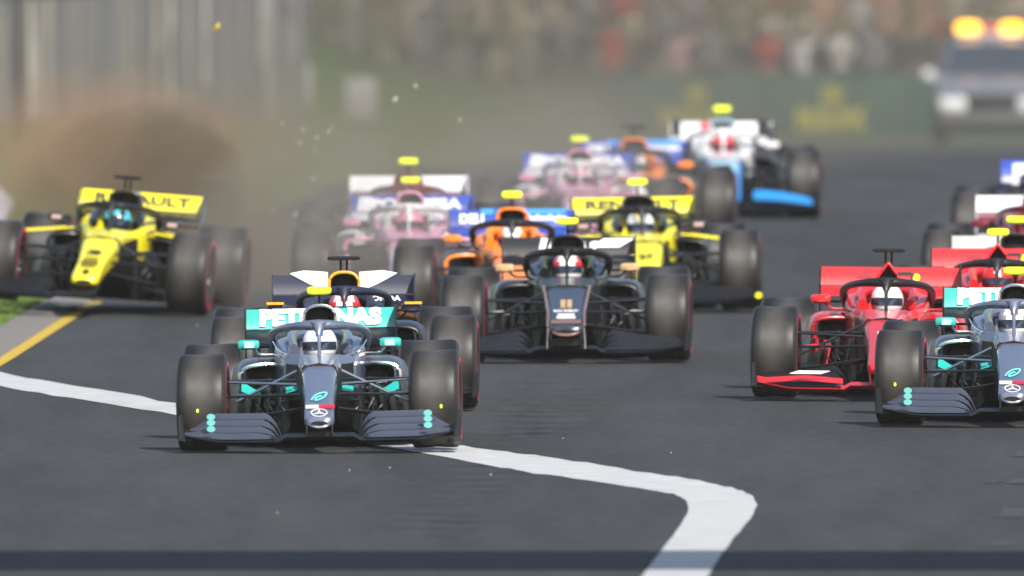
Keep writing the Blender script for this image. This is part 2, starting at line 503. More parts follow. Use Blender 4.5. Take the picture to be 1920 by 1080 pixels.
@cached
def helmet_mesh():
    bm = bmesh.new()
    bmesh.ops.create_uvsphere(bm, u_segments=24, v_segments=16, radius=.128)
    for v in bm.verts:
        v.co.y *= 1.1; v.co.z *= 1.06
        if v.co.z < -.05: v.co.y = v.co.y * .95 - .012; v.co.z = max(v.co.z, -.12)
    for f in bm.faces:
        c = f.calc_center_median()
        f.material_index = 1 if c.z > .045 and abs(c.x) < .035 else 0
        if c.z > .01 and abs(c.x) > .07: f.material_index = 2
    return finish(bm, 'helmet', angle=60)
@cached
def winglet_mesh(s, k):
    bm = bmesh.new(); q = random.Random(40 + k)
    x, y, z = q.uniform(.20, .50), q.uniform(.3, 1.35), q.uniform(.14, .52); L = q.uniform(.06, .16)
    if q.random() < .55: strip(bm, [(s * x, y, z, y + .08, z + .02), (s * (x + L / 2), y + .01, z + q.uniform(-.02, .03), y + .09, z + .03), (s * (x + L), y + .03, z + q.uniform(-.03, .04), y + .1, z + .02)], .007)
    else: tube(bm, smooth_path([(s * x, y, z), (s * (x + .03), y, z + L * .5), (s * (x + q.uniform(.02, .09)), y + .03, z + L)], 3), .008, 6)
    return finish(bm, 'winglet')
def skin_mesh(name, verts, edges, rads, sub=1, root=0):
    me = bpy.data.meshes.new(name); me.from_pydata(verts, edges, [])
    o = bpy.data.objects.new(name, me); C.objects.link(o)
    md = o.modifiers.new('s', 'SKIN'); md.use_smooth_shade = True; md.branch_smoothing = .6
    for i, r in enumerate(rads):
        sv = me.skin_vertices[0].data[i]; sv.radius = r if isinstance(r, tuple) else (r, r); sv.use_root = (i == root)
    sb = o.modifiers.new('b', 'SUBSURF'); sb.levels = sub; sb.render_levels = sub
    dg = bpy.context.evaluated_depsgraph_get()
    out = bpy.data.meshes.new_from_object(o.evaluated_get(dg)); out.name = name
    bpy.data.objects.remove(o)
    return out
def driver_body():
    if 'driver' in CACHE: return CACHE['driver']
    v = [(0, 2.02, .28), (0, 1.96, .40), (0, 1.9, .51), (0, 1.85, .585), (0, 1.81, .61), (0, 1.78, .64),
         (-.15, 1.87, .54), (-.19, 1.66, .43), (-.13, 1.42, .50), (-.10, 1.36, .52), (.15, 1.87, .54), (.19, 1.66, .43), (.13, 1.42, .50), (.10, 1.36, .52),
         (-.1, 1.7, .2), (.1, 1.7, .2), (-.1, 1.35, .25), (.1, 1.35, .25)]
    e = [(0, 1), (1, 2), (2, 3), (3, 4), (4, 5), (3, 6), (6, 7), (7, 8), (8, 9), (3, 10), (10, 11), (11, 12), (12, 13), (0, 14), (0, 15), (14, 16), (15, 17)]
    r = [(.14, .1), (.14, .1), (.15, .1), (.1, .08), .055, .06, .06, .047, .036, .03, .06, .047, .036, .03, .075, .075, .055, .055]
    CACHE['driver'] = skin_mesh('person', v, e, r); return CACHE['driver']

def paint(n, col, rough=.32, metal=0, coat=.5, amt=.06): return mat(n, col, rough, metal, coat, noise_amt=amt, noise_scale=5)
def rel(M, *a): return M

def race_car(pxf, wing_top, yaw, roll, L, label, driver_label=None, lift=0, zoff=0):
    """pxf: photo column of the front axle's centre; wing_top: photo row of the rear wing's upper edge; L: livery"""
    d = F_PX / ((wing_top + HOR) / (CAM_H - .93)) - 4.15; X, Y = (pxf - 960) / F_PX * d, d
    t = empty('race_car', (X, Y, lift), (0, R(roll), R(-yaw)))
    tag(t, label, 'race car', 'race cars of the starting field')
    body, nose, top = L['body'], L.get('nose', L['body']), L.get('top', L['body'])
    wt, wb, zt, hh = L.get('shape', (.12, .16, .32, .055))
    ak = L.get('air', 'round')
    # --- monocoque and nose
    obj('chassis', chassis_mesh(round(wb, 3)), [body, CARBON], t)
    n = obj('nose', nose_mesh(wt, wb, zt, hh, 0), nose, t)
    obj('nose_inlet', nostril_mesh(wt), CARBON, n, (0, 0, zt - .012))
    if L.get('lip'): obj('nose_lip', lip_mesh(wt), L['lip'], n, (0, 0, zt - hh * .7))
    obj('keel', nose_under_mesh(wt, zt - hh), CARBON, t)
    # --- halo, headrest, engine cover
    obj('halo', halo_mesh(), L.get('halo', CARBON2), t)
    obj('headrest', headrest_mesh(), L.get('rest', body), t)
    ec = obj('engine_cover', cover_mesh(ak), [L.get('cover', top), CARBON], t)
    obj('intake_lip', intake_ring_mesh(ak), L.get('ring', top), ec)
    obj('engine_fin', fin_mesh(), L.get('cover', top), t)
    c = obj('camera_pod', tcam_mesh(L.get('tcam') == 'black'), CARBON if L.get('tcam') == 'black' else NEON, t)
    obj('mast', mast_mesh(L.get('tcam') == 'black'), CARBON, c)
    # --- sidepods, mirrors, floor, vanes
    for s in (-1, 1):
        obj('sidepod', sidepod_mesh(s), [L.get('pod', body), CARBON], t)
        m = obj('mirror', mirror_mesh(s), L.get('mirror', top), t)
        obj('stalk', mirror_stalk_mesh(s), L.get('stalk', CARBON), m)
        obj('deflector', deflector_mesh(s), L.get('defl', CARBON), t)
        for k in range(5):
            obj('bargeboard', vane_mesh(s, k), L.get('vane', CARBON) if k == 2 else (CARBON if k % 2 else CARBON2), t)
        for k in range(6): obj('suspension_arm', arm_mesh(s, k, False), L.get('arm', CARBON2) if k in (0, 4) else CARBON, t)
        for k in range(4): obj('suspension_arm', arm_mesh(s, k, True), CARBON, t)
        obj('brake_duct', brake_duct_mesh(s), CARBON, t)
    for s in (-1, 1):
        for k in range(9): obj('winglet', winglet_mesh(s, k), L.get('glint', CARBON2) if k % 3 == 0 else CARBON, t)  # some liveries brighten every third winglet to put in glints
    obj('floor_panel', floor_mesh(), CARBON, t)
    # --- front wing
    fw = obj('front_wing', wing_main_mesh(3 if L.get('broken') else 21), L.get('fw_main', CARBON), t)
    for s in ((-1,) if L.get('broken') else (-1, 1)):
        for k in range(4):
            obj('wing_flap', wing_flap_mesh(s, k, L.get('fstyle', 1)), L.get('fw', CARBON) if k or L.get('fw_all', 1) else CARBON, fw)
        obj('endplate', wing_endplate_mesh(s), L.get('fw_end', CARBON), fw)
        obj('pylon', pylon_mesh(s, wt, round(zt - .02, 3)), L.get('pyl', CARBON2), fw)
    # --- rear wing
    rw = empty('rear_wing'); rw.parent = t
    obj('flap', rear_flap_mesh(), L.get('rw', body), rw)
    obj('main_plane', rear_main_mesh(), L.get('rw_main', CARBON), rw)
    for s in (-1, 1): obj('endplate', rear_end_mesh(s), L.get('rw_end', CARBON), rw)
    obj('support', rear_beam_mesh(), CARBON, rw)
    # --- wheels
    for (x, y, hw) in ((-.822, 0, .178), (.822, 0, .178), (-.775, 3.66, .22), (.775, 3.66, .22)):
        wh = empty('wheel', (x, y, .349), (0, 0, R(L.get('steer', -3.0)) if y == 0 else 0)); wh.parent = t
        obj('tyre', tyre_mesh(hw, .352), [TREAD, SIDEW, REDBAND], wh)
        rm = obj('rim', rim_mesh(hw), RIM, wh)
        if x < 0: rm.rotation_euler = (0, 0, math.pi)
    for fn in L.get('extra', ()): fn(t, n, rw, fw)
    # --- driver
    hc = L.get('helmet', (WHITE, WHITE, WHITE))
    p = empty('person', (X, Y, lift), (0, R(roll), R(-yaw)))
    tag(p, driver_label, 'person', 'drivers seated in the race cars')
    obj('body', driver_body(), L.get('suit', CARBON2), p)
    h = obj('helmet', helmet_mesh(), list(hc), p, (0, 1.70, .712), (R(-4), 0, 0))
    obj('visor', visor_mesh(), VISOR, h, (0, -.003, -.01))
    return t

UPT = R(90) - math.atan2(.13, .147)               # slope of the rear flap: text rotation about x
def on_flap(u, off=.016):                          # point on the flap face, u 0..1 bottom to top
    y, z = 4.04 + .09 * u, .785 + .14 * u
    nn = Vector((0, -.14, .09)).normalized()
    return y + nn.y * off, z + nn.z * off
TF = math.atan2(.14, .09)
def wing_text(s, m, x, w_, h=.12, u=.5, bold=.03, shear=0.0):
    def f(t, n, rw, fw):
        y, z = on_flap(u); letter(rw, s, (x, y, z), w_, h, TF, m, bold, shear)
    return f
def wing_slab(m, x, w_, h=.16, u=.5, sh=0.0, off=.0135, name='decal'):
    def f(t, n, rw, fw):
        y, z = on_flap(u, off); obj(name, slab_mesh(sh), m, rw, (x, y, z), (TF, 0, 0), (w_, h, .003))
    return f
def wing_disc(m, x, r, u=.5):
    def f(t, n, rw, fw):
        y, z = on_flap(u, .016); obj('emblem', disc_mesh(), m, rw, (x, y, z), (TF, 0, 0), (r, r * 1.3, .01))
    return f
def nose_top(L, y):                                # height of the nose's upper face at y, and its slope
    wt, wb, zt, hh = L
    T = lambda y: (zt + hh) + (.60 - zt - hh) * max(0, (y + 1.04) / 1.34) ** .92
    if y < -1.04: return zt + hh * .9, R(35)
    return T(y), math.atan2(T(y + .05) - T(y), .05)

def nose_text(shape, s, m, y, w_, h, bold=.03, x=0, rz=0):
    def f(t, n, rw, fw):
        z, a = nose_top(shape, y); letter(n, s, (x, y, z + .008), w_, h / max(.15, math.sin(a + R(4))), a, m, bold, rotz=rz)
    return f
def nose_piece(shape, me, m, y, sx, h, name='emblem', x=0):
    def f(t, n, rw, fw):
        z, a = nose_top(shape, y); obj(name, me, m, n, (x, y, z + .006), (a, 0, 0), (sx, h / max(.15, math.sin(a + R(4))) , min(sx, .006) if name == 'decal' else sx * .3))
    return f


# ------------------------------------------------------------------ the ground
def sstep(a, b, x):
    t = min(1, max(0, (x - a) / (b - a))); return t * t * (3 - 2 * t)
def gz(x, y):                                      # the road falls away behind the crest at 118 m, less so on the left verge
    drop = -2.36 * min(1, max(0, (y - 350) / 205)) ** 1.15
    return drop * (.45 + .55 * sstep(-9, -1, x)) if x < -1 else drop
LE = [(-50, -8), (120, -6.2), (180, -5.3), (240, -4.45), (257, -4.12), (278, -3.78), (300, -3.3), (330, -2.6), (375, -1.2), (420, .2), (480, 1.5), (564, 2.6)]
def left_edge(y):
    for (a, xa), (b, xb) in zip(LE, LE[1:]):
        if a <= y <= b: return xa + (xb - xa) * (y - a) / (b - a)
    return LE[-1][1]
def sheet(name, m, rows, kind='structure', label=None):
    """rows: list of lists of (x, y, z)"""
    bm = bmesh.new(); vr = [[bm.verts.new(p) for p in r] for r in rows]
    for a, b in zip(vr, vr[1:]):
        for i in range(len(a) - 1): bm.faces.new((a[i], a[i + 1], b[i + 1], b[i]))
    me = finish(bm, name); o = obj(name, me, m); tag(o, label, kind=kind); return o

def asphalt_mat():
    m = bpy.data.materials.new('asphalt'); m.use_nodes = True; n = m.node_tree; N = n.nodes; Lk = n.links; b = N['Principled BSDF']
    tc = N.new('ShaderNodeTexCoord'); sx = N.new('ShaderNodeSeparateXYZ'); Lk.new(tc.outputs['Object'], sx.inputs[0])
    def M(op, a, b_=None, c=None):
        x = N.new('ShaderNodeMath'); x.operation = op
        for i, v in enumerate((a, b_, c)):
            if v is None: continue
            if hasattr(v, 'default_value') or hasattr(v, 'links'): Lk.new(v, x.inputs[i])
            else: x.inputs[i].default_value = v
        return x.outputs[0]
    def nz(scale, det=5, sc=(1, 1, 1)):
        mp = N.new('ShaderNodeMapping'); mp.inputs['Scale'].default_value = sc; Lk.new(tc.outputs['Object'], mp.inputs[0])
        t = N.new('ShaderNodeTexNoise'); t.inputs['Scale'].default_value = scale; t.inputs['Detail'].default_value = det; Lk.new(mp.outputs[0], t.inputs['Vector']); return t.outputs[0]
    fine = nz(9, 8, (1, .16, 1)); big = nz(.5, 4, (1, .05, 1)); mid = nz(2.2, 5, (1, .06, 1))
    v = M('ADD', M('ADD', M('MULTIPLY', M('SUBTRACT', fine, .5), .8), M('MULTIPLY', M('SUBTRACT', big, .5), .75)), M('MULTIPLY', M('SUBTRACT', mid, .5), .75))
    # ripples of laid rubber in a wandering lane
    lane = M('SUBTRACT', sx.outputs[0], M('ADD', M('MULTIPLY', sx.outputs[1], .0207), -4.72))
    g = M('POWER', 2.718, M('MULTIPLY', M('MULTIPLY', lane, lane), -9.0))
    wv = nz(1.2, 3, (.8, .10, 1)); ph = nz(1.0, 2, (.9, .25, 1))
    si = M('SINE', M('ADD', M('MULTIPLY', sx.outputs[1], 3.3), M('ADD', M('MULTIPLY', sx.outputs[0], .6), M('MULTIPLY', ph, 9.0))))
    rip = M('MULTIPLY', M('MULTIPLY', M('MAXIMUM', si, 0), g), M('MAXIMUM', M('MULTIPLY', M('SUBTRACT', wv, .38), 4.0), 0))
    rip = M('MULTIPLY', rip, M('LESS_THAN', sx.outputs[1], 262))
    v = M('SUBTRACT', v, M('MULTIPLY', rip, .55))
    # darker racing line
    ln = M('SUBTRACT', sx.outputs[0], M('ADD', M('MULTIPLY', sx.outputs[1], .0067), .5)); g2 = M('POWER', 2.718, M('MULTIPLY', M('MULTIPLY', ln, ln), -.5))
    v = M('SUBTRACT', v, M('MULTIPLY', g2, .06))
    k = M('MULTIPLY', M('ADD', v, 1.0), 1.0)
    c = N.new('ShaderNodeMix'); c.data_type = 'RGBA'; c.inputs[6].default_value = (.0385, .0405, .0445, 1); c.inputs[7].default_value = (.0445, .0440, .0425, 1)
    Lk.new(nz(.9, 3, (1, .1, 1)), c.inputs[0])
    vm = N.new('ShaderNodeVectorMath'); vm.operation = 'SCALE'; Lk.new(c.outputs[2], vm.inputs[0]); Lk.new(k, vm.inputs['Scale'])
    Lk.new(vm.outputs[0], b.inputs['Base Color']); b.inputs['Roughness'].default_value = .85; b.inputs['Specular IOR Level'].default_value = .15
    bp = N.new('ShaderNodeBump'); bp.inputs['Strength'].default_value = .25; bp.inputs['Distance'].default_value = .006
    Lk.new(nz(90, 3), bp.inputs['Height']); Lk.new(bp.outputs[0], b.inputs['Normal'])
    return m
ASPH = asphalt_mat()
GRASSM = mat('grass_ground', (.075, .105, .022), .9, noise_amt=.45, noise_scale=3, bump=.6)
CONC = mat('kerb_concrete', (.16, .145, .13), .85, noise_amt=.25, noise_scale=6, bump=.3)
PAINTW = mat('road_paint_white', (.45, .45, .445), .7, noise_amt=.35, noise_scale=3.5, bump=.15)
PAINTY = mat('road_paint_yellow', (.50, .33, .015), .65, noise_amt=.15, noise_scale=3)
WALLM = mat('barrier_concrete', (.36, .34, .37), .8, noise_amt=.15, noise_scale=2, bump=.2)

xs = [-3000, -800, -200, -60, -25, -14, -10, -8, -6, -4, -2, 0, 2, 4, 6, 8, 12, 16, 25, 60, 200, 800, 3000]
ys = [-200, 0, 100, 180, 240, 280, 320] + list(range(340, 600, 10)) + [640, 700, 900, 1500, 2500, 5000]
sheet('ground', GRASSM, [[(x, y, gz(x, y) - .012) for x in xs] for y in ys])
yy = [-50, 0, 80] + list(range(150, 552, 6)) + [553]
sheet('race_track', ASPH, [[(left_edge(y) + (17 - left_edge(y)) * u / 10, y, gz(left_edge(y) + (17 - left_edge(y)) * u / 10, y)) for u in range(11)] for y in yy])
ky = [y for y in yy if 60 < y < 372]
ky = [y for y in ky if y < 291] + [291]
sheet('kerb_strip', CONC, [[(left_edge(y) - .42, y, .02), (left_edge(y) - .38, y, .028), (left_edge(y) - .06, y, .012), (left_edge(y) - .04, y, .004)] for y in ky])
sheet('track_edge_line', PAINTY, [[(left_edge(y) - .03, y, .008), (left_edge(y) + .09, y, .008)] for y in ky if y < 283])
# white painted line: along the photograph's two edges, projected on the road
up = [(-60, 690), (0, 699), (100, 718), (200, 733), (330, 757), (450, 778), (600, 803), (750, 830), (870, 838), (950, 848), (1020, 857), (1130, 874), (1250, 893), (1330, 905), (1385, 919), (1412, 932), (1420, 948), (1412, 965), (1398, 985), (1375, 1010), (1350, 1045), (1325, 1085), (1290, 1150)]
lo = [(-60, 717), (0, 725), (100, 742), (200, 757), (330, 779), (450, 797), (600, 820), (750, 843), (860, 863), (940, 877), (1000, 888), (1100, 901), (1200, 917), (1265, 928), (1285, 937), (1290, 948), (1291, 957), (1288, 965), (1276, 985), (1262, 1005), (1235, 1040), (1200, 1085), (1150, 1150)]
rws = []
for i in range(len(up) - 1):
    for k in range(4):
        t = k / 4; r = random.Random(i * 4 + k)
        a = (up[i][0] + (up[i + 1][0] - up[i][0]) * t, up[i][1] + (up[i + 1][1] - up[i][1]) * t + r.uniform(-2, 2))
        b = (lo[i][0] + (lo[i + 1][0] - lo[i][0]) * t, lo[i][1] + (lo[i + 1][1] - lo[i][1]) * t + r.uniform(-1.3, 1.3))
        A, B = pix(*a), pix(*b); rws.append([(*A, .004), ((A[0] + B[0]) / 2, (A[1] + B[1]) / 2, .005), (*B, .004)])
sheet('painted_line', PAINTW, rws)
# faint rubber dabs low on the right
RUB = mat('rubber_dab', (.030, .031, .036), .8, noise_amt=.5, noise_scale=9)
for i, (px, py) in enumerate(((1918, 852), (1905, 903), (1888, 962), (1868, 1020), (1850, 905))):
    X, Y = pix(px, py); w_ = (.10, .09, .09, .09, .04)[i]; d_ = (.84, .66, 1.2, .6, .3)[i]
    rr = random.Random(i)
    o = sheet('rubber_mark', RUB, [[(X - w_ * rr.uniform(.8, 1.1) + .03 * j, Y + d_ * (j - 1.5) / 1.5, .0045 if i < 4 else .0045), (X + w_ * rr.uniform(.8, 1.1) + .03 * j, Y + d_ * (j - 1.5) / 1.5, .0045)] for j in range(4)])

# grass blades on the near verge (one mass, nobody could count it)
bm = bmesh.new(); rg = random.Random(3)
for i in range(30000):
    y = rg.uniform(245, 291); x = left_edge(y) - .42 - abs(rg.gauss(0, .5)) - .0
    h_ = rg.uniform(.02, .055); a = rg.uniform(0, math.pi); dx, dy = math.cos(a) * .008, math.sin(a) * .008; lx, ly = rg.gauss(0, .015), rg.gauss(0, .015)
    v = [bm.verts.new((x - dx, y - dy, 0)), bm.verts.new((x + dx, y + dy, 0)), bm.verts.new((x + lx, y + ly, h_))]
    bm.faces.new(v)
GB = mat('grass_blades', (.10, .16, .022), .7, noise_amt=.5, noise_scale=4)
tag(obj('grass', finish(bm, 'grass', False), GB), 'short green grass on the verge beside the yellow edge line', 'grass', kind='stuff')

# ------------------------------------------------------------------ overhead gantry before the frame: its beam throws the bar of shade across the road
GM = mat('gantry_steel', (.25, .26, .28), .5, .4)
ga = empty('overhead_gantry', (0, 0, 0)); tag(ga, 'steel overhead gantry crossing the track, seen only by the bar of shade it throws', 'gantry')
GH = 7.4; gshift = GH / math.tan(SUN_EL)
def gantry_y(y): return y - gshift * math.cos(SUN_AZ)
yb0, yb1 = pix(960, 1072)[1], pix(960, 1030)[1]
bm = bmesh.new()
gy = gantry_y((yb0 + yb1) / 2); tilt = R(-.5)
box(bm, (0, gy, GH), (24, (yb1 - yb0) * .80, .35), .02, Matrix.Rotation(tilt, 4, 'Z'))
obj('beam', finish(bm, 'beam'), GM, ga)
bm = bmesh.new()
for x in (-11.2, 11.6):
    box(bm, (x, gy, GH / 2), (.45, .6, GH), .02)
obj('post', finish(bm, 'post'), GM, ga)

# ------------------------------------------------------------------ liveries
SLATE = paint('slate_silver', (.20, .23, .32), .30, .55, .35); DSLATE = paint('dark_slate', (.060, .072, .10), .42, .2, .2)
BLKB = paint('black_body', (.010, .010, .012), .32, 0, .18)
YEL = paint('bright_yellow', (.82, .72, .005), .38, 0, .3); RED = paint('scarlet', (.58, .018, .022), .36, 0, .4); RED2 = paint('deep_red', (.30, .004, .015), .4)
ORG = paint('papaya', (.90, .24, .012), .4); BLU = paint('royal_blue', (.015, .055, .36), .4); SKYB = paint('sky_blue', (.02, .24, .62), .4)
PINK = paint('pink', (.80, .34, .52), .4); WHT = paint('white_body', (.72, .72, .74), .4); LBL = paint('pale_blue', (.36, .58, .72), .4)
NAVY = paint('matt_navy', (.014, .017, .04), .45, 0, .1); AMB = paint('amber', (.88, .42, .01), .4); MAR = paint('maroon', (.16, .008, .02), .4)
LGREY = paint('light_grey', (.40, .40, .38), .4); HNAVY = paint('blue_black', (.02, .026, .045), .35); BRNZ = paint('bronze', (.22, .12, .085), .4, .2)
HRED = mat('helmet_red', (.6, .02, .02), .3, coat=.6); HWHT = mat('helmet_white', (.8, .8, .8), .3, coat=.6); HBLU = mat('helmet_blue', (.03, .12, .5), .3, coat=.6)
HBLK = mat('helmet_black', (.02, .02, .025), .25, coat=.6); HTRQ = mat('helmet_turquoise', (.08, .45, .55), .3, coat=.6); HYEL = mat('helmet_yellow', (.7, .6, .05), .3, coat=.6)
HPNK = mat('helmet_pink', (.7, .25, .4), .3, coat=.6); HGRY = mat('helmet_grey', (.3, .3, .32), .3, coat=.6); HORG = mat('helmet_orange', (.8, .25, .03), .3, coat=.6)
SUITR = mat('suit_red', (.5, .01, .02), .7); SUITW = mat('suit_white', (.6, .6, .6), .7); SUITK = mat('suit_black', (.02, .02, .022), .7); SUITB = mat('suit_navy', (.02, .03, .1), .7)
TEALW = paint('teal_white', (.40, .68, .66), .35)

SH_M = (.105, .125, .225, .045)
def silver_marks(t, n, rw, fw):
    for s in (-1, 1):
        obj('mirror_band', slab_mesh(0), TEALW, t, (s * .50, 1.397, .728), (R(90), 0, 0), (.07, .045, .006))
        bm = bmesh.new(); tube(bm, smooth_path([(s * .235, 1.17, .66), (s * .27, 1.30, .67), (s * .30, 1.5, .695), (s * .33, 1.8, .74)], 3), .008, 6); obj('rim_glint', finish(bm, 'rim_glint'), GLINT, t)  # thin bright line along the cockpit edge, added as a glint
    for s in (-1, 1):
        for j, z in enumerate((.268, .228, .185)):
            obj('wing_sticker', disc_mesh(), mat('aqua_dim', (.13, .45, .42), .4), fw, (s * .765, -.80 + .0 - .055 * j, z), (R(90), 0, 0), (.030, .022, .01))
        obj('tip_dot', disc_mesh(), NEON, fw, (s * .86, -.66, .31), (R(90), 0, 0), (.009, .014, .01))
    for s in (-1, 1):
        bm = bmesh.new(); strip(bm, [(s * .34, 1.20, .35, 1.30, .372), (s * .46, 1.20, .36, 1.30, .405), (s * .56, 1.22, .40, 1.32, .47)], .012); obj('vane_blade', finish(bm, 'vane_blade'), TEAL, t)
        bm = bmesh.new(); strip(bm, [(s * .22, 1.12, .325, 1.2, .33), (s * .40, 1.12, .33, 1.2, .345)], .01); obj('vane_blade', finish(bm, 'vane_blade'), GLINT, t)  # metal strip put in as the pale glint under the teal blade
        bm = bmesh.new(); strip(bm, [(s * .16, .35, .42, .45, .45), (s * .24, .35, .40, .45, .44)], .01); obj('vane_blade', finish(bm, 'vane_blade'), TEAL, t)
SILV = dict(glint=GLINT, body=SLATE, nose=SLATE, top=SLATE, shape=SH_M, air='round', ring=GLINT, cover=DSLATE, halo=SLATE, rest=SLATE, pod=DSLATE, mirror=TEAL, stalk=GLINT, defl=GLINT,
            arm=GLINT, fw=DSLATE, fw_main=CARBON, fstyle=0, rw=paint('wing_teal', (.035, .40, .35), .35), rw_main=CARBON2, lip=GLINT, pyl=GLINT, suit=SUITW,
            extra=(wing_text('PETRONAS', WHITE, 0, .88, .15, .52, .07),
                   nose_piece(SH_M, swoosh_mesh(), mat('aqua_print', (.16, .72, .66), .4), -.62, .055, .045), nose_piece(SH_M, slab_mesh(0), WHITE, -.86, .09, .022, 'decal', -.05),
                   nose_piece(SH_M, slab_mesh(0), mat('red_print', (.6, .01, .04), .5), -.86, .11, .022, 'decal', .055), nose_piece(SH_M, star_mesh(), WHITE, -1.0, .055, .03), silver_marks))
SH_Y = (.120, .165, .25, .05)
YELL = dict(body=YEL, nose=YEL, top=YEL, shape=SH_Y, air='wide', cover=BLKB, halo=CARBON2, rest=BLKB, pod=BLKB, mirror=BLKB, fw=CARBON, rw=YEL, rw_main=BLKB,
            rw_end=BLKB, tcam='yellow', suit=SUITK, ring=BLKB)
def yellow_extra(num, tip=True):
    def f(t, n, rw, fw):
        for s in (-1, 1):
            bm_ = slab_mesh(0)
            sp = obj('sidepod_edge', bm_, YEL, t, (s * .60, 1.72, .61), (0, R(8 * s), 0), (.50, .5, .022))
            ps = obj('mirror_glass', slab_mesh(0), mat('pink_grey', (.5, .34, .32), .4), t, (s * .505, 1.395, .725), (R(90), 0, 0), (.085, .035, .004))
            if tip and s > 0: obj('tip_marker', disc_mesh(), YEL, fw, (s * .95, -1.0, .14), (R(90), 0, 0), (.030, .026, .02))
        y, z = on_flap(.5)
    return (f, wing_text('RENAULT', BLACKP, 0, .84, .10, .5, .035), nose_text(SH_Y, num, BLACKP, -.30, .13, .045, .03), nose_piece(SH_Y, star_mesh() if 0 else disc_mesh(4), BLACKP, -.97, .035, .03))
def small_lines(shape, m, ys_, w_=.16, h=.018, txt=('xx',)):
    return tuple(nose_piece(shape, slab_mesh(0), m, y, w_ * (.8 + .2 * ((i * 7) % 3) / 2), h, 'decal') for i, y in enumerate(ys_))
SH_R = (.115, .16, .25, .05)
REDL = dict(glint=RED, body=RED, shape=SH_R, air='tri', ring=RED, cover=RED, halo=CARBON2, rest=RED, pod=RED, mirror=RED, stalk=RED, defl=RED2, vane=RED, fw=CARBON, fw_main=RED, rw=RED, rw_main=RED, suit=SUITR,
            pyl=RED, extra=(wing_text('F', BLACKP, .17, .03, .07, .45, .05), wing_disc(YEL, .20, .028, .40), wing_slab(RED2, -.2, .13, .05, .5), wing_slab(CARBON2, .10, .12, .028, .62),
                            nose_text(SH_R, 'UPS', WHITE, -.22, .10, .04), nose_piece(SH_R, slab_mesh(0), WHITE, -.36, .09, .02, 'decal'), nose_piece(SH_R, disc_mesh(), YEL, -.56, .03, .04), nose_piece(SH_R, slab_mesh(.4), WHITE, -.75, .05, .03, 'decal'), nose_piece(SH_R, disc_mesh(), YEL, -.9, .025, .03)))
def red_front(t, n, rw, fw):
    for s in (-1, 1):
        bm = bmesh.new(); st = []
        for i in range(11):
            u = i / 10; x = .30 + .65 * u
            st.append((s * x, -1.04 + .22 * x * x, .155 - .05 * abs(u - .45), -.93 + .22 * x * x, .19 - .05 * abs(u - .45)))
        strip(bm, st, .012); obj('wing_flap', finish(bm, 'wing_flap'), RED, fw)
        obj('decal', slab_mesh(.3), WHITE, fw, (s * .55, -1.0, .215), (R(60), 0, 0), (.24, .026, .004))
REDL['extra'] = REDL['extra'] + (red_front,)
SH_H = (.145, .185, .27, .045)
def gold_edges(t, n, rw, fw):
    for s in (-1, 1):
        bm = bmesh.new(); tube(bm, [(s * .145, -1.04, .30), (s * .147, -.6, .425), (s * .168, -.05, .53), (s * .185, .28, .60)], .012, 6); obj('edge_stripe', finish(bm, 'edge_stripe'), BRNZ, n)
        bm = bmesh.new(); tube(bm, [(s * .145, -1.06, .28), (s * .15, -1.02, .2), (s * .152, -1.0, .10)], .006, 6); obj('edge_stripe', finish(bm, 'edge_stripe'), LGREY, n)
HAAL = dict(glint=LGREY, body=BLKB, nose=HNAVY, shape=SH_H, air='wide', ring=BLKB, cover=BLKB, halo=CARBON, rest=BLKB, pod=BLKB, mirror=GOLD, fw=CARBON2, rw=CARBON2, rw_main=BLKB, rw_end=BLKB, lip=BRNZ, suit=SUITK,
            extra=(wing_slab(WHITE, -.21, .05, .12, .55, .45), wing_slab(WHITE, .35, .25, .085, .62, .5), wing_text('HAAS', WHITE, .03, .42, .10, .42, .02, .3),
                   gold_edges, nose_piece(SH_H, slab_mesh(0), GOLD, -.38, .04, .065, 'emblem', -.026), nose_piece(SH_H, slab_mesh(0), GOLD, -.38, .04, .065, 'emblem', .026),
                   nose_text(SH_H, 'RICH ENERGY', WHITE, -.64, .20, .022)) + small_lines(SH_H, WHITE, (-.76, -.85), .17, .012) + (nose_piece(SH_H, slab_mesh(0), BRNZ, -.985, .24, .03, 'decal'),))
SH_O = (.14, .17, .28, .05)
ORGL = dict(body=ORG, nose=ORG, shape=SH_O, air='wide', ring=ORG, cover=ORG, halo=CARBON2, rest=ORG, pod=BLKB, mirror=ORG, fw=CARBON, fw_main=ORG, rw=BLU, rw_main=BLU, rw_end=BLKB, suit=SUITB, defl=ORG,
            extra=(wing_slab(SKYB, -.12, .30, .06, .86), wing_slab(SKYB, .15, .62, .06, .86), wing_text('DELL', WHITE, -.33, .24, .10, .42, .05), wing_text('Technologies', WHITE, .29, .36, .085, .45, .03)))
SH_P = (.155, .19, .27, .05)
PNKL = dict(body=PINK, nose=PINK, shape=SH_P, air='round', ring=PINK, cover=PINK, halo=WHT, rest=WHT, pod=PINK, mirror=PINK, fw=CARBON, fw_main=PINK, rw=BLU, rw_main=WHT, rw_end=BLU, suit=SUITW, defl=PINK,
            extra=(wing_text('SPORTPESA', WHITE, 0, .88, .11, .42, .05), wing_slab(WHT, -.42, .12, .15, .4, .2)))
def white_sides(t, n, rw, fw):
    for s in (-1, 1):
        bm = bmesh.new(); loft(bm, [(1.62, s * .44, .58, .10, .05), (1.66, s * .44, .58, .20, .075), (2.3, s * .42, .58, .21, .08), (2.9, s * .3, .44, .14, .06)], 16, 2.6); obj('sidepod_top', finish(bm, 'sidepod_top'), WHT, t)
PNKL['extra'] += (white_sides, nose_piece(SH_P, slab_mesh(0), WHT, -.45, .27, .14, 'decal'))
SH_W = (.135, .17, .29, .05)
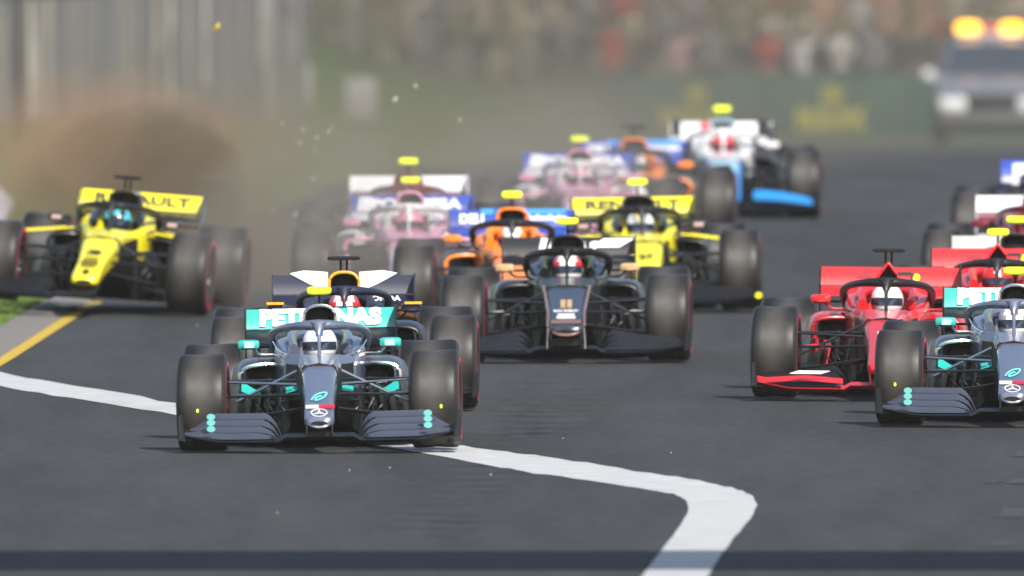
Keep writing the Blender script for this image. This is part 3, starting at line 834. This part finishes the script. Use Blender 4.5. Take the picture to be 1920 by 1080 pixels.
def blue_wing(t, n, rw, fw):
    for s in (-1, 1):
        bm = bmesh.new(); strip(bm, [(s * (.3 + .6 * i / 8), -1.04 + .14 * (i / 8) ** 2, .20 - .06 * (i / 8) ** 2, -.86 + .1 * (i / 8) ** 2, .29 - .09 * (i / 8) ** 2) for i in range(9)], .012); obj('wing_flap', finish(bm, 'wing_flap'), SKYB, fw)
        bm = bmesh.new(); loft(bm, [(-1.04, s * .145, .25, .022, .07), (-.4, s * .15, .37, .024, .09), (.25, s * .175, .49, .024, .09)], 10); obj('edge_stripe', finish(bm, 'edge_stripe'), SKYB, n)
WHTL = dict(body=WHT, nose=LBL, shape=SH_W, air='wide', ring=LBL, cover=WHT, halo=WHT, rest=WHT, pod=CARBON, mirror=WHT, fw=CARBON, rw=WHT, rw_main=WHT, rw_end=BLKB, suit=SUITW,
            extra=(wing_slab(HRED, -.17, .09, .14, .5), wing_slab(CARBON, -.47, .10, .20, .5), wing_slab(CARBON, .44, .13, .20, .5), blue_wing))
def bull_marks(t, n, rw, fw):
    y, z = on_flap(.6, .015)
    for s in (-1, 1):
        bm = bmesh.new(); pts = [(s * .12, -.085), (s * .12, .085), (s * .30, .10), (s * .41, .075), (s * .34, .03), (s * .26, -.02), (s * .2, -.05)]
        rings(bm, [[(a, b, 0) for a, b in pts], [(a, b, .003) for a, b in pts]]); obj('emblem', finish(bm, 'emblem', False), WHITE, rw, (0, y, z), (TF, 0, 0))
        obj('mirror_cap', slab_mesh(0), AMB, t, (s * .52, 1.38, .765), None, (.13, .02, .018))
        obj('nose_side', slab_mesh(0), BLU, t, (s * .62, -.8, .28), (R(60), 0, 0), (.12, .1, .02))
NAVL = dict(body=NAVY, nose=NAVY, shape=SH_O, air='round', ring=AMB, cover=NAVY, halo=NAVY, rest=NAVY, pod=NAVY, mirror=NAVY, fw=CARBON, rw=NAVY, rw_main=NAVY, rw_end=NAVY, suit=SUITB,
            extra=(bull_marks,), tcam='black')
def honda(t, n, rw, fw): letter(rw, 'HONDA', (.30, 3.83, .755), .27, .045, R(60), WHITE, .03)
NAVL['extra'] = (bull_marks, honda)
MARL = dict(body=MAR, nose=WHT, shape=SH_P, air='wide', ring=MAR, cover=MAR, halo=MAR, rest=MAR, pod=WHT, mirror=MAR, fw=CARBON, rw=WHT, rw_main=MAR, rw_end=WHT, suit=SUITW)
GRYL = dict(HAAL, rw=LGREY, extra=(), mirror=LGREY)
TORL = dict(NAVL, body=BLU, nose=BLU, cover=BLU, rw=BLU, rw_main=WHT, rw_end=BLU, ring=WHT, extra=(wing_slab(WHT, -.30, .26, .13, .35),), tcam='yellow')

# ------------------------------------------------------------------ the field, near to far
race_car(601, 577, -.1, -1.1, dict(SILV, helmet=(HWHT, HBLU, HWHT)), 'silver and teal race car leading on the left, front tyres on the white painted line', 'driver in a white and blue helmet in the leading silver race car')
race_car(1900, 539, 1.2, 0, dict(SILV, helmet=(HWHT, HRED, HGRY)), 'silver and teal race car cut off by the right edge beside the red race car', 'driver in a white and red helmet in the silver race car at the right edge')
race_car(1657, 500, 1.3, .6, dict(REDL, tcam='black', helmet=(HWHT, HWHT, HWHT)), 'red race car with a black camera bar, half behind the right hand silver race car', 'driver in an all white helmet in the nearer red race car')
race_car(647, 515, -.4, -.3, dict(NAVL, helmet=(HWHT, HRED, HRED)), 'navy race car with an amber air intake ring close behind the leading silver race car', 'driver in a red and white helmet in the navy race car with the amber ring')
race_car(1868, 465, 1.2, 0, dict(REDL, helmet=(HRED, HWHT, HRED)), 'red race car with a yellow camera pod behind the nearer red race car', 'driver in a red helmet in the farther red race car')
race_car(1063, 444, .4, -.4, dict(HAAL, tcam='none', helmet=(HWHT, HWHT, HRED)), 'black and bronze race car in the centre of the track behind the navy race car', 'driver in a white and red helmet in the black and bronze race car')
race_car(1906, 441, 1.0, 0, dict(GRYL, helmet=(HWHT, HGRY, HWHT)), 'black race car with a light grey rear wing behind the farther red race car', 'driver in a white and grey helmet in the car with the light grey rear wing')
race_car(960, 393, 0, 0, dict(ORGL, helmet=(HWHT, HBLU, HORG)), 'orange race car with a blue DELL rear wing, behind the black and bronze car', 'driver in an orange sided helmet in the nearer orange race car')
race_car(175, 376, 4.5, 4.2, dict(YELL, tcam='black', broken=True, helmet=(HBLK, HTRQ, HTRQ), extra=yellow_extra('3', False) + small_lines(SH_Y, BLACKP, (-.52, -.62, -.70, -.79), .15, .010)), 'tilted yellow race car with half its front wing torn off, dust behind it', 'driver in a turquoise and black helmet in the tilted yellow race car', lift=.075)
race_car(1212, 369, -1.2, -1.0, dict(YELL, helmet=(HGRY, HYEL, HWHT), extra=yellow_extra('27')), 'yellow race car with RENAULT on its wing, right of the black and bronze race car', 'driver in a grey and yellow helmet in the upright yellow race car')
race_car(764, 365, .4, 0, dict(PNKL, tcam='none', helmet=(HPNK, HWHT, HPNK)), 'hazy pink race car with a blue rear wing, just before the maroon car', 'driver in a pink and white helmet in the nearer pink race car')
race_car(764, 329, 0, 0, dict(MARL, helmet=(HWHT, HRED, HWHT)), 'maroon race car with a white rear wing seen just over the nearer pink race car', 'driver in a white helmet in the maroon race car above the nearer pink one')
race_car(1945, 366, 1.0, 0, dict(MARL, tcam='none', helmet=(HWHT, HGRY, HWHT)), 'race car with a bright white rear wing cut off by the right edge', 'driver in a white helmet in the white winged race car at the right edge')
race_car(1088, 286, 0, 0, dict(PNKL, helmet=(HPNK, HPNK, HWHT)), 'blurred pink and white race car behind the RENAULT winged yellow car', 'driver in a pink helmet in the farther pink race car')
race_car(1190, 263, 0, 0, dict(ORGL, tcam='black', helmet=(HGRY, HORG, HWHT)), 'blurred orange race car between the farther pink car and the white and blue car', 'driver in a grey and orange helmet in the farther orange race car')
race_car(1984, 300, 1.0, 0, dict(TORL, helmet=(HBLU, HWHT, HBLU)), 'blue and white race car barely in view, highest at the right edge', 'driver in a blue helmet in the blue and white race car at the right edge')
race_car(1357, 228, 0, 0, dict(WHTL, helmet=(HRED, HWHT, HRED)), 'white and pale blue race car farthest back of the field near the green barrier', 'driver in a red helmet in the white and pale blue race car')
# ------------------------------------------------------------------ the safety truck
def truck(x, y):
    z0 = gz(x, y); t = empty('safety_truck', (x, y, z0)); tag(t, 'pale silver safety truck with a flashing amber light bar at the top right', 'truck')
    sil = paint('truck_silver', (.20, .22, .26), .3, .3, .6); gl = mat('truck_glass', (.03, .04, .055), .06, 0, 1)
    bm = bmesh.new()
    loft(bm, [(-.05, 0, .62, .80, .26), (.05, 0, .66, .93, .32), (.4, 0, .72, .96, .36), (1.3, 0, .78, .97, .38), (1.6, 0, .80, .97, .40), (3.4, 0, .8, .97, .42), (5.0, 0, .8, .96, .40), (5.1, 0, .8, .9, .35)], 28, 5)
    obj('body', finish(bm, 'body'), sil, t)
    bm = bmesh.new()
    loft(bm, [(1.25, 0, 1.12, .86, .05, 5), (1.75, 0, 1.36, .80, .27, 4.5), (2.0, 0, 1.43, .74, .34, 4.5), (2.9, 0, 1.45, .73, .35, 4.5), (3.4, 0, 1.30, .78, .22, 4.5)], 28)
    cb = obj('cab', finish(bm, 'cab'), sil, t)
    bm = bmesh.new(); rings(bm, [[(-.80, 1.28, 1.15), (.80, 1.28, 1.15), (.66, 1.86, 1.66), (-.66, 1.86, 1.66)], [(-.80, 1.24, 1.17), (.80, 1.24, 1.17), (.66, 1.80, 1.69), (-.66, 1.80, 1.69)]])
    obj('windscreen', finish(bm, 'windscreen', False), gl, cb)
    bm = bmesh.new()
    for k in range(4): box(bm, (0, -.075, .55 + .085 * k), (.85, .03, .03), .005)
    box(bm, (0, -.04, .67), (.9, .02, .36), .01); obj('grille', finish(bm, 'grille'), CARBON2, t)
    bm = bmesh.new(); box(bm, (0, -.12, .42), (1.86, .25, .22), .06); obj('bumper', finish(bm, 'bumper'), mat('truck_bumper', (.07, .07, .068), .6), t)
    bm = bmesh.new(); box(bm, (0, .02, .28), (1.5, .2, .16), .03); obj('skid_plate', finish(bm, 'skid_plate'), CARBON2, t)
    hl = mat('headlight_glass', (.95, .95, .92), .15, .3, 1)
    for s in (-1, 1):
        bm = bmesh.new(); loft(bm, [(-.07, s * .62, .64, .16, .07), (-.04, s * .66, .68, .24, .12), (.15, s * .70, .72, .24, .13)], 16, 3.2); obj('headlight', finish(bm, 'headlight'), hl, t)
        bm = bmesh.new(); box(bm, (s * 1.06, 1.55, 1.16), (.20, .12, .17), .035); box(bm, (s * .95, 1.6, 1.12), (.1, .05, .05), .01); obj('mirror', finish(bm, 'mirror'), mat('mirror_white', (.6, .6, .6), .4), t)
        for yy_ in (.85, 4.1):
            bm = bmesh.new(); N = 28
            rs = [[(s * .86 + xo, yy_ + r * math.cos(2 * math.pi * k / N), .38 + r * math.sin(2 * math.pi * k / N)) for k in range(N)] for xo, r in ((-.12, .28), (-.12, .36), (-.09, .385), (.09, .385), (.12, .36), (.12, .22), (.08, .2))]
            rings(bm, rs); obj('wheel', finish(bm, 'wheel'), SIDEW, t)
    lb = obj('light_bar', None, [], t) if 0 else None
    bm = bmesh.new(); box(bm, (0, 2.25, 1.83), (1.18, .26, .06), .02)
    lb = obj('light_bar', finish(bm, 'light_bar'), mat('bar_base', (.5, .48, .45), .4), t)
    am = mat('amber_lamp', (.9, .38, .01), .3, emis=((1, .42, .01), 2.2)); rd = mat('red_lens', (.42, .06, .04), .3, coat=.4)
    for xx, w_ in ((-.38, .40), (.38, .40)):
        bm = bmesh.new(); loft(bm, [(2.14, xx, 1.94, w_ / 2 - .03, .07), (2.17, xx, 1.94, w_ / 2, .10), (2.33, xx, 1.94, w_ / 2, .10), (2.36, xx, 1.94, w_ / 2 - .03, .07)], 14, 3); obj('beacon', finish(bm, 'beacon'), am, lb)
    bm = bmesh.new(); box(bm, (0, 2.25, 1.94), (.34, .18, .14), .03); obj('lens', finish(bm, 'lens'), rd, lb)
truck(8.19, 546)

# ------------------------------------------------------------------ behind the track: barrier, banners, bank, fence, crowd
BY = 567.0
GRN = mat('barrier_green', (.012, .10, .065), .6, noise_amt=.2, noise_scale=1.5); OLV = mat('banner_gold', (.55, .50, .03), .6)
def gxy(px, y): return (px - 960) / F_PX * y
x0, x1 = gxy(1150, BY), gxy(2100, BY); zb = gz(5, BY)
npan = 7; pw = (x1 - x0) / npan
ba = empty('green_barrier', ((x0 + x1) / 2, BY, zb)); tag(ba, 'long dark green trackside barrier with gold emblems in front of the crowd', 'barrier')
for i in range(npan):
    bm = bmesh.new(); box(bm, (x0 + pw * (i + .5) - (x0 + x1) / 2, 0, .53), (pw - .02, .25, 1.06), .02); obj('panel', finish(bm, 'panel'), GRN, ba)
for px in (1305, 1560, 1990):
    xx = gxy(px, BY) - (x0 + x1) / 2
    tx = letter(ba, 'ROLEX', (xx, -.135, .27), 1.28, .42, R(90), OLV, .10)
    bm = bmesh.new(); out = [(-.16, 0), (.16, 0), (.22, .28), (.12, .12), (.10, .33), (.035, .14), (0, .38), (-.035, .14), (-.10, .33), (-.12, .12), (-.22, .28)]
    rings(bm, [[(a, -.130, .56 + b * 1.2) for a, b in out], [(a, -.14, .56 + b * 1.2) for a, b in out]]); obj('emblem', finish(bm, 'emblem', False), OLV, ba, (xx, 0, 0))

# grassy bank left of the barrier
bx = [gxy(px, 562) for px in (330, 420, 520, 600, 700, 800, 900, 1000, 1100, 1170)]
bh = [1.25, 1.3, 1.35, 1.35, 1.2, 1.05, .95, .85, .70, .15]
rows = [[(x, 556 + 2 * d, gz(x, 560) - .03 + h_ * f) for x, h_ in zip(bx, bh)] for d, f in ((0, 0), (.5, .35), (1.2, .8), (2.0, 1.0), (6, 1.02), (14, 1.1))]
BANKM = mat('bank_grass', (.045, .085, .022), .9, noise_amt=.5, noise_scale=1.2, bump=.6)
sheet('grass_bank', BANKM, rows)
PALE = mat('pale_board', (.25, .24, .25), .7, noise_amt=.1)
for px, lab in ((557, 'pale grey upright board on the grass bank, left of two'), (676, 'pale grey upright board on the grass bank, right of two')):
    xx = gxy(px, 554); bm = bmesh.new(); box(bm, (0, 0, .62), (.52, .06, .72), .01)
    t = empty('marker_board', (xx, 554, gz(xx, 554))); obj('board', finish(bm, 'board'), PALE, t); tag(t, lab, 'board')
    bm = bmesh.new(); box(bm, (0, .04, .14), (.06, .06, .28), .005); obj('post', finish(bm, 'post'), CARBON2, t)

# concrete wall block at the left edge
bm = bmesh.new(); out = [(-.30, 0), (-.30, .08), (-.14, .25), (-.09, .86), (.09, .86), (.14, .25), (.30, .08), (.30, 0)]
rings(bm, [[(a, 0, b) for a, b in out], [(a, 4.0, b) for a, b in out]])
for i in range(3):
    o = obj('concrete_barrier', finish(bm, 'concrete_barrier') if i == 0 else o.data, WALLM, None, (-5.42 - .03 * i, 322 + 4.05 * i, 0), (0, 0, R(.4)))
    tag(o, ('pale lilac grey concrete barrier block nearest the camera at the left edge', 'second pale concrete barrier block along the left edge', 'third pale concrete barrier block along the left edge')[i], 'barrier', 'concrete barrier blocks on the left')

# weathered grey fence behind the dust: uneven upright slats
FA, FB = Vector((-8.9, 386)), Vector((-3.50, 545)); fl = (FB - FA).length; fd = (FB - FA) / fl
fe = empty('slat_fence', (FA.x, FA.y, gz(FA.x, FA.y))); tag(fe, 'tall weathered grey fence of uneven upright slats at the top left', 'fence')
cols = [(.20, .19, .17), (.09, .10, .115), (.05, .055, .075), (.36, .35, .30), (.12, .115, .11), (.03, .04, .06), (.17, .155, .14)]
SL = [mat('slat_%d' % i, c, .8, noise_amt=.35, noise_scale=3) for i, c in enumerate(cols)]
@cached
def slat_mesh(k):
    bm = bmesh.new(); r = random.Random(k); rs = []
    for j in range(5):
        z = j / 4; w_ = .5 * (1 - .25 * r.random()); dx = r.uniform(-.25, .25)
        rs.append([(dx - w_, -.5, z), (dx + w_, -.5, z), (dx + w_, .5, z), (dx - w_, .5, z)])
    rings(bm, rs); return finish(bm, 'slat', False)
rf = random.Random(11); sdist = 0
nsl = 0
while sdist < fl and nsl < 290:
    w_ = rf.uniform(.02, .09); p = FA + fd * sdist
    h_ = rf.uniform(1.4, 3.4) if rf.random() < .45 else 3.4; zz = gz(p.x, p.y) - gz(FA.x, FA.y)
    lift = 0 if h_ > 3.3 else rf.choice((0, 0, rf.uniform(0, 1)))
    obj('slat', slat_mesh(rf.randrange(6)), SL[rf.choice((0, 1, 1, 1, 2, 3, 4, 4, 5, 6))], fe, (p.x - FA.x, p.y - FA.y + rf.uniform(-.04, .04), zz + lift), (0, 0, 0), (w_, .02, h_)); nsl += 1
    sdist += rf.uniform(.36, .70) * (1 + .2 * sdist / fl)
bm = bmesh.new(); N_ = Vector((-fd.y, fd.x))
rings(bm, [[(0, .2, -.1), (0, .2, 3.6), (0, .3, 3.6), (0, .3, -.1)], [(fl * fd.x, fl * fd.y + .2, -1.9), (fl * fd.x, fl * fd.y + .2, 3.4), (fl * fd.x, fl * fd.y + .3, 3.4), (fl * fd.x, fl * fd.y + .3, -1.9)]])
obj('backing_panel', finish(bm, 'backing_panel', False), mat('fence_backing', (.08, .08, .078), .9, noise_amt=.5, noise_scale=.9), fe)
POSTM = mat('post_dark', (.035, .036, .036), .6)
def at_px(px, py, y): return (px - 960) / F_PX * y
pyo = 410; px_ = at_px(36, 0, pyo)
po = empty('fence_post', (px_, pyo, gz(px_, pyo))); tag(po, 'dark steel post with a top rail at the upper left corner', 'post')
bm = bmesh.new(); box(bm, (0, 0, 1.85), (.11, .11, 3.7), .01); obj('upright', finish(bm, 'upright'), POSTM, po)
bm = bmesh.new(); tube(bm, [(-.3, 0, 1.86), (.1, 0, 1.86), (.8, .6, 1.88), (1.5, 1.5, 1.93)], .035, 8); obj('top_rail', finish(bm, 'top_rail'), POSTM, po)

# terrace the crowd stands on
TERR = mat('terrace_earth', (.10, .095, .08), .9, noise_amt=.4, noise_scale=1)
steps = []
for r_ in range(8): steps += [(BY + 1.0 + .9 * r_, zb + .25 + .33 * r_), (BY + 1.9 + .9 * r_, zb + .25 + .33 * r_)]
steps = [(BY + 1.0, zb - .1)] + steps + [(BY + 60, zb + 6)]
xa, xb = gxy(560, 572), gxy(2150, 572)
sheet('terrace', TERR, [[(xa + (xb - xa) * i / 6, y, z) for i in range(7)] for y, z in steps])
# crowd
def crowd_body(k):
    if ('crowd', k) in CACHE: return CACHE[('crowd', k)]
    v = [(0, 0, .95), (0, 0, 1.12), (0, 0, 1.30), (0, 0, 1.43), (0, 0, 1.50), (0, -.01, 1.60), (0, -.005, 1.70),
         (-.18, 0, 1.40), (-.23, 0, 1.15), (-.22, -.06, .92), (.18, 0, 1.40), (.23, 0, 1.15), (.22, -.06, .92),
         (-.10, 0, .88), (-.11, -.01, .50), (-.11, .02, .08), (-.12, -.12, .04), (.10, 0, .88), (.11, -.01, .50), (.11, .02, .08), (.12, -.12, .04)]
    if k == 1: v[8] = (-.30, -.12, 1.33); v[9] = (-.14, -.22, 1.55)
    if k == 2: v[11] = (.36, 0, 1.56); v[12] = (.34, -.05, 1.82)
    if k == 3: v[8] = (-.24, -.1, 1.18); v[9] = (-.03, -.26, 1.22); v[11] = (.24, -.1, 1.18); v[12] = (.03, -.26, 1.20)
    e = [(0, 1), (1, 2), (2, 3), (3, 4), (4, 5), (5, 6), (3, 7), (7, 8), (8, 9), (3, 10), (10, 11), (11, 12), (0, 13), (13, 14), (14, 15), (15, 16), (0, 17), (17, 18), (18, 19), (19, 20)]
    r = [(.16, .11), (.15, .10), (.18, .11), (.10, .07), .052, .085, .08, .065, .05, .035, .065, .05, .035, .085, .06, .045, .035, .085, .06, .045, .035]
    me = skin_mesh('person', v, e, r, 1)
    while len(me.materials) < 3: me.materials.append(None)
    for f in me.polygons:
        c = f.center
        arm = abs(c.x) > .2 and (c.z < 1.02 or (k and (c - Vector(v[9] if c.x < 0 else v[12])).length < .13))
        f.material_index = 0 if (c.z > 1.47 and abs(c.x) < .12) or arm or (k and (c - Vector(v[9])).length < .12) or (k and (c - Vector(v[12])).length < .12) else (1 if c.z > .93 else 2)
        f.use_smooth = True
    CACHE[('crowd', k)] = me; return me
@cached
def hat_mesh(k):
    bm = bmesh.new()
    bmesh.ops.create_uvsphere(bm, u_segments=12, v_segments=8, radius=.105)
    for v in bm.verts: v.co.z = max(v.co.z, -.01) * (1.0 if k else .85); v.co.y *= 1.1
    if k == 1: bmesh.ops.create_cone(bm, cap_ends=True, segments=14, radius1=.17, radius2=.12, depth=.02)
    if k == 2: box(bm, (0, -.14, .0), (.13, .12, .015), .003)
    return finish(bm, 'hat')
SKIN = [mat('skin_%d' % i, c, .6) for i, c in enumerate(((.48, .27, .18), (.36, .19, .12), (.55, .33, .24)))]
SC = {'red': (.50, .03, .03), 'white': (.62, .60, .58), 'navy': (.03, .04, .10), 'black': (.025, .025, .028), 'peach': (.58, .30, .20), 'grey': (.22, .22, .23), 'olive': (.16, .16, .07), 'beige': (.42, .36, .26), 'teal': (.05, .22, .22), 'pale pink': (.55, .34, .33)}
CM = {k: mat('cloth_' + k.replace(' ', '_'), v, .85) for k, v in SC.items()}
HAIR = [mat('hair_dark', (.025, .018, .012), .7), mat('hair_brown', (.10, .06, .03), .7), mat('hat_white', (.62, .6, .56), .8), mat('hat_red', (.5, .03, .03), .8)]
hatn = ['with dark hair', 'with brown hair', 'in a white hat', 'in a red cap']
# shirts as the photograph shows them, row by row (front first), by photo column
fixed = {(0, 1455): 'red', (0, 1545): 'white', (0, 1505): 'white', (0, 1250): 'pale pink', (0, 1155): 'red', (2, 1170): 'red', (2, 1175): 'red', (3, 1440): 'red', (2, 1620): 'white', (2, 1680): 'peach', (2, 1730): 'peach', (3, 1310): 'white', (0, 860): 'pale pink', (1, 1440): 'beige', (1, 1150): 'black'}
base = [['black', 'grey', 'black', 'navy', 'grey', 'black'], ['black', 'grey', 'olive', 'black', 'beige', 'navy'], ['beige', 'grey', 'peach', 'olive', 'grey', 'beige'], ['grey', 'beige', 'olive', 'teal', 'peach', 'grey'], ['grey', 'olive', 'beige', 'white', 'navy', 'peach']]
rc = random.Random(5); ordn = ['front', 'second', 'third', 'fourth', 'fifth']
nth = ['first', 'second', 'third', 'fourth', 'fifth', 'sixth', 'seventh', 'eighth', 'ninth', 'tenth', 'eleventh', 'twelfth', 'thirteenth', 'fourteenth', 'fifteenth', 'sixteenth', 'seventeenth', 'eighteenth', 'nineteenth', 'twentieth', 'twenty-first', 'twenty-second', 'twenty-third', 'twenty-fourth']
for row in range(5):
    y = BY + 1.45 + .9 * row; zt = zb + .25 + .33 * row; px = (1140 if row == 0 else 640) + rc.uniform(-20, 20) + 25 * (row % 2); i = 0
    while px < 1960 and i < 24:
        sh = rc.choice(base[row])
        for (fr, fx), c in fixed.items():
            if fr == row and abs(fx - px) < 34: sh = c
        k = rc.choice((0, 0, 1, 2, 3, 3)); hk = rc.choice((0, 0, 1, 1, 2, 3 if rc.random() < .3 else 0))
        x = gxy(px, y)
        p = empty('person', (x, y + rc.uniform(-.15, .15), zt), (0, 0, R(rc.uniform(-30, 30)))); sc_ = rc.uniform(.92, 1.05); p.scale = (sc_,) * 3
        obj('body', crowd_body(k), [rc.choice(SKIN), CM[sh], CM[rc.choice(('navy', 'black', 'grey', 'beige'))]], p)
        obj('hat' if hk > 1 else 'hair', hat_mesh(0 if hk < 2 else (1 if hk == 2 else 2)), HAIR[hk], p, (0, -.003, 1.69))
        tag(p, 'spectator in a %s top %s, %s from left in %s row' % (sh, hatn[hk], nth[i], ordn[row]), 'person', 'spectators behind the green barrier and bank')
        px += rc.uniform(52, 72); i += 1
# trees standing behind the crowd and the fence so nothing ends in bare sky
LEAF = [mat('leaf_a', (.05, .07, .03), .8, noise_amt=.4), mat('leaf_b', (.09, .10, .05), .8, noise_amt=.4), mat('leaf_c', (.035, .05, .025), .8, noise_amt=.4)]
BARK = mat('bark', (.20, .18, .15), .9, noise_amt=.4)
@cached
def crown_mesh(k):
    bm = bmesh.new(); r = random.Random(k)
    cl = [(r.gauss(0, 1.1), r.gauss(0, 1.1), r.uniform(1.2, 6.5)) for _ in range(30)]
    for c in cl:
        for _ in range(110):
            p = Vector(c) + Vector((r.gauss(0, .45), r.gauss(0, .45), r.gauss(0, .4))); s = r.uniform(.06, .13)
            a = Vector((r.uniform(-1, 1), r.uniform(-1, 1), r.uniform(-1, 1))).normalized(); b = a.orthogonal().normalized()
            v = [bm.verts.new(p + a * s), bm.verts.new(p + b * s * .6), bm.verts.new(p - a * s), bm.verts.new(p - b * s * .6)]
            bm.faces.new(v).material_index = r.randrange(3)
    return finish(bm, 'crown', False)
for i, px in enumerate((-120, 90, 300, 520, 760, 1000, 1240, 1500, 1750, 1990)):
    y = 592 + 5 * (i % 3) if px > 500 else 590 + 3 * (i % 2); x = gxy(px, y)
    t = empty('tree', (x, y, gz(x, 560) + (1.5 if px > 500 else -.2)), (0, 0, i * 1.3)); tag(t, '%s of the hazy trees behind the crowd, counted from the left' % nth[i], 'tree', 'hazy trees behind the crowd')
    bm = bmesh.new(); tube(bm, [(0, 0, -.3), (.05, 0, 1.5), (0, .1, 3.2), (.1, 0, 5)], [.2, .16, .11, .05], 8)
    for q in range(5):
        a = q * 1.26; tube(bm, [(0, 0, 1.4 + .5 * q), (math.cos(a) * .9, math.sin(a) * .9, 2.3 + .6 * q)], [.07, .025], 6)
    obj('trunk', finish(bm, 'trunk'), BARK, t); obj('crown', crown_mesh(i % 3), LEAF, t)

# ------------------------------------------------------------------ clods thrown up
CLOD = mat('clod', (.42, .40, .33), .9); CLOD2 = mat('leaf_bit', (.5, .34, .03), .8)
@cached
def clod_mesh(k):
    bm = bmesh.new(); bmesh.ops.create_icosphere(bm, subdivisions=1, radius=1); r = random.Random(k)
    for v in bm.verts: v.co *= r.uniform(.6, 1.3)
    return finish(bm, 'clod', False)
CL = [(740, 187, .034, 0, 'bright scrap of turf flying above the maroon race car'), (779, 161, .028, 0, 'thin bright scrap of turf flying highest above the maroon race car'), (405, 52, .05, 1, 'yellow leaf scrap flying in front of the slat fence'), (588, 335, .030, 0, 'pale clod flying left of the pink race car'), (555, 403, .030, 0, 'lowest pale clod flying left of the pink race car'), (568, 243, .020, 0, 'small pale clod flying below the left marker board'), (862, 225, .02, 0, 'faint pale clod flying right of the maroon race car')]
rl = random.Random(21)
for q in range(10): CL.append((rl.uniform(470, 720), rl.uniform(230, 470), rl.uniform(.010, .020), 0, 'tiny pale crumb of turf in the air between the yellow and pink race cars'))
for px, py, lb in ((655, 885, 'tiny pale pebble on the asphalt just below the leading silver car'), (731, 880, 'tiny pale pebble on the asphalt left of where the white line starts again'), (1055, 825, 'tiny pale pebble just above the white line at mid frame'), (1258, 852, 'tiny pale pebble above the white line near its corner'), (369, 612, 'tiny pale pebble between the yellow car and the leading silver car'), (520, 965, 'lowest tiny pale pebble, on open asphalt left of centre'), (920, 893, 'tiny pale pebble just below the white line at mid frame')): CL.append((px, py, .008, 0, lb))
for i, (px, py, s_, m, lab) in enumerate(CL):
    if i >= 17: x, y = pix(px, py); z = .012
    else: y = 286; x = (px - 960) / F_PX * y; z = CAM_H - (py + HOR) / F_PX * y
    o = obj('pebble' if i >= 17 else 'flying_clod', clod_mesh(i % 6), (CLOD, CLOD2)[m], None, (x, y, z), (.3 + i, .6, .4), (s_ * .5, s_, s_)); tag(o, lab, 'pebble' if i >= 17 else 'clod', 'pebbles on the asphalt' if i >= 17 else ('crumbs of turf in the air' if i > 6 else 'scraps of turf thrown up by the sliding car'))

# ------------------------------------------------------------------ dust and air
def volume(name, me, col, dens, loc, scale, het=None, label=None):
    m = bpy.data.materials.new(name); m.use_nodes = True; n = m.node_tree; n.nodes.remove(n.nodes['Principled BSDF'])
    pv = n.nodes.new('ShaderNodeVolumePrincipled'); pv.inputs['Color'].default_value = (*col, 1); pv.inputs['Density'].default_value = dens
    pv.inputs['Anisotropy'].default_value = 0
    n.links.new(pv.outputs[0], n.nodes['Material Output'].inputs['Volume'])
    o = obj(name, me, m, None, loc, None, scale); tag(o, label, 'dust' if 'dust' in name else 'haze', kind='stuff'); return o
@cached
def puff_mesh(k):
    bm = bmesh.new(); bmesh.ops.create_icosphere(bm, subdivisions=4, radius=1)
    for v in bm.verts:
        q = v.co * 1.3 + Vector((k * 7, 0, 0)); v.co *= 1 + .30 * noise.noise(q) + .14 * noise.noise(q * 2.2)
    return finish(bm, 'dust')
BRN = (.52, .32, .21); TAN = (.30, .265, .205)
def puff(px, py, y, rx, ry, rz, col, dens, k, label, n=4):
    x = (px - 960) / F_PX * y; z = CAM_H - (py + HOR) / F_PX * y
    for q in range(n):                             # nested shells give each cloud a dense heart and a thin rim
        f = 1.15 * (1 - q / n) ** .8 + .12; rr = random.Random(k * 10 + q)
        o = volume('dust_cloud', puff_mesh(k * 4 + q), col, dens / n * 1.35, (x + rr.uniform(-.12, .12) * rx, y, z + rr.uniform(-.12, .12) * rz), (rx * f, ry * f, rz * f), label=label)
        o['group'] = 'layers of the dust thrown up across the track'
P1 = 'brown dust plume boiling up behind the tilted yellow race car'
puff(215, 340, 300, 1.25, 6, .95, BRN, .075, 1, P1, 6)
puff(240, 300, 300, .95, 4, .48, (.60, .32, .20), .020, 2, P1, 6)
puff(320, 275, 302, .75, 4, .50, (.62, .30, .18), .026, 12, P1, 6)
puff(360, 390, 303, .60, 4, .60, (.60, .36, .25), .032, 13, P1, 5)
puff(130, 300, 312, .7, 5, .7, BRN, .05, 3, P1)
puff(400, 430, 296, .9, 6, .75, (.27, .21, .155), .12, 10, 'low tan dust trailing right of the tilted yellow race car', 5)
puff(490, 520, 290, .6, 6, .5, (.26, .215, .165), .12, 11, 'low tan dust trailing right of the tilted yellow race car', 5)
puff(380, 350, 370, 3.2, 28, 1.7, TAN, .014, 4, 'wide tan dust veil over the fence and bank')
puff(640, 430, 274, 1.05, 4.5, .85, (.36, .335, .29), .10, 5, 'thin tan dust veil over the pink and maroon race cars')
puff(1000, 300, 375, 3.4, 28, 1.1, TAN, .012, 6, 'thin tan dust drifting behind the farther race cars')
puff(1080, 330, 297, 1.15, 4.5, .75, (.36, .335, .30), .09, 9, 'small dust wisp before the farther pink race car')
puff(900, -60, 562, 17, 8, 2.1, (.235, .22, .19), .075, 7, 'broad grey veil of dust hanging before the crowd', 2)
puff(1300, 300, 460, 9, 50, 1.5, (.27, .26, .24), .0055, 8, 'thin dust over the road before the safety truck', 2)
HB = bmesh.new(); box(HB, (0, 0, 0), (1, 1, 1))
volume('haze', finish(HB, 'haze', False), (.72, .70, .66), .00010, (0, 290, 5.5), (400, 640, 22), label='pale warm air haze over the whole track')
# box: x -100..100, y -30..270, z -5.5..16.5
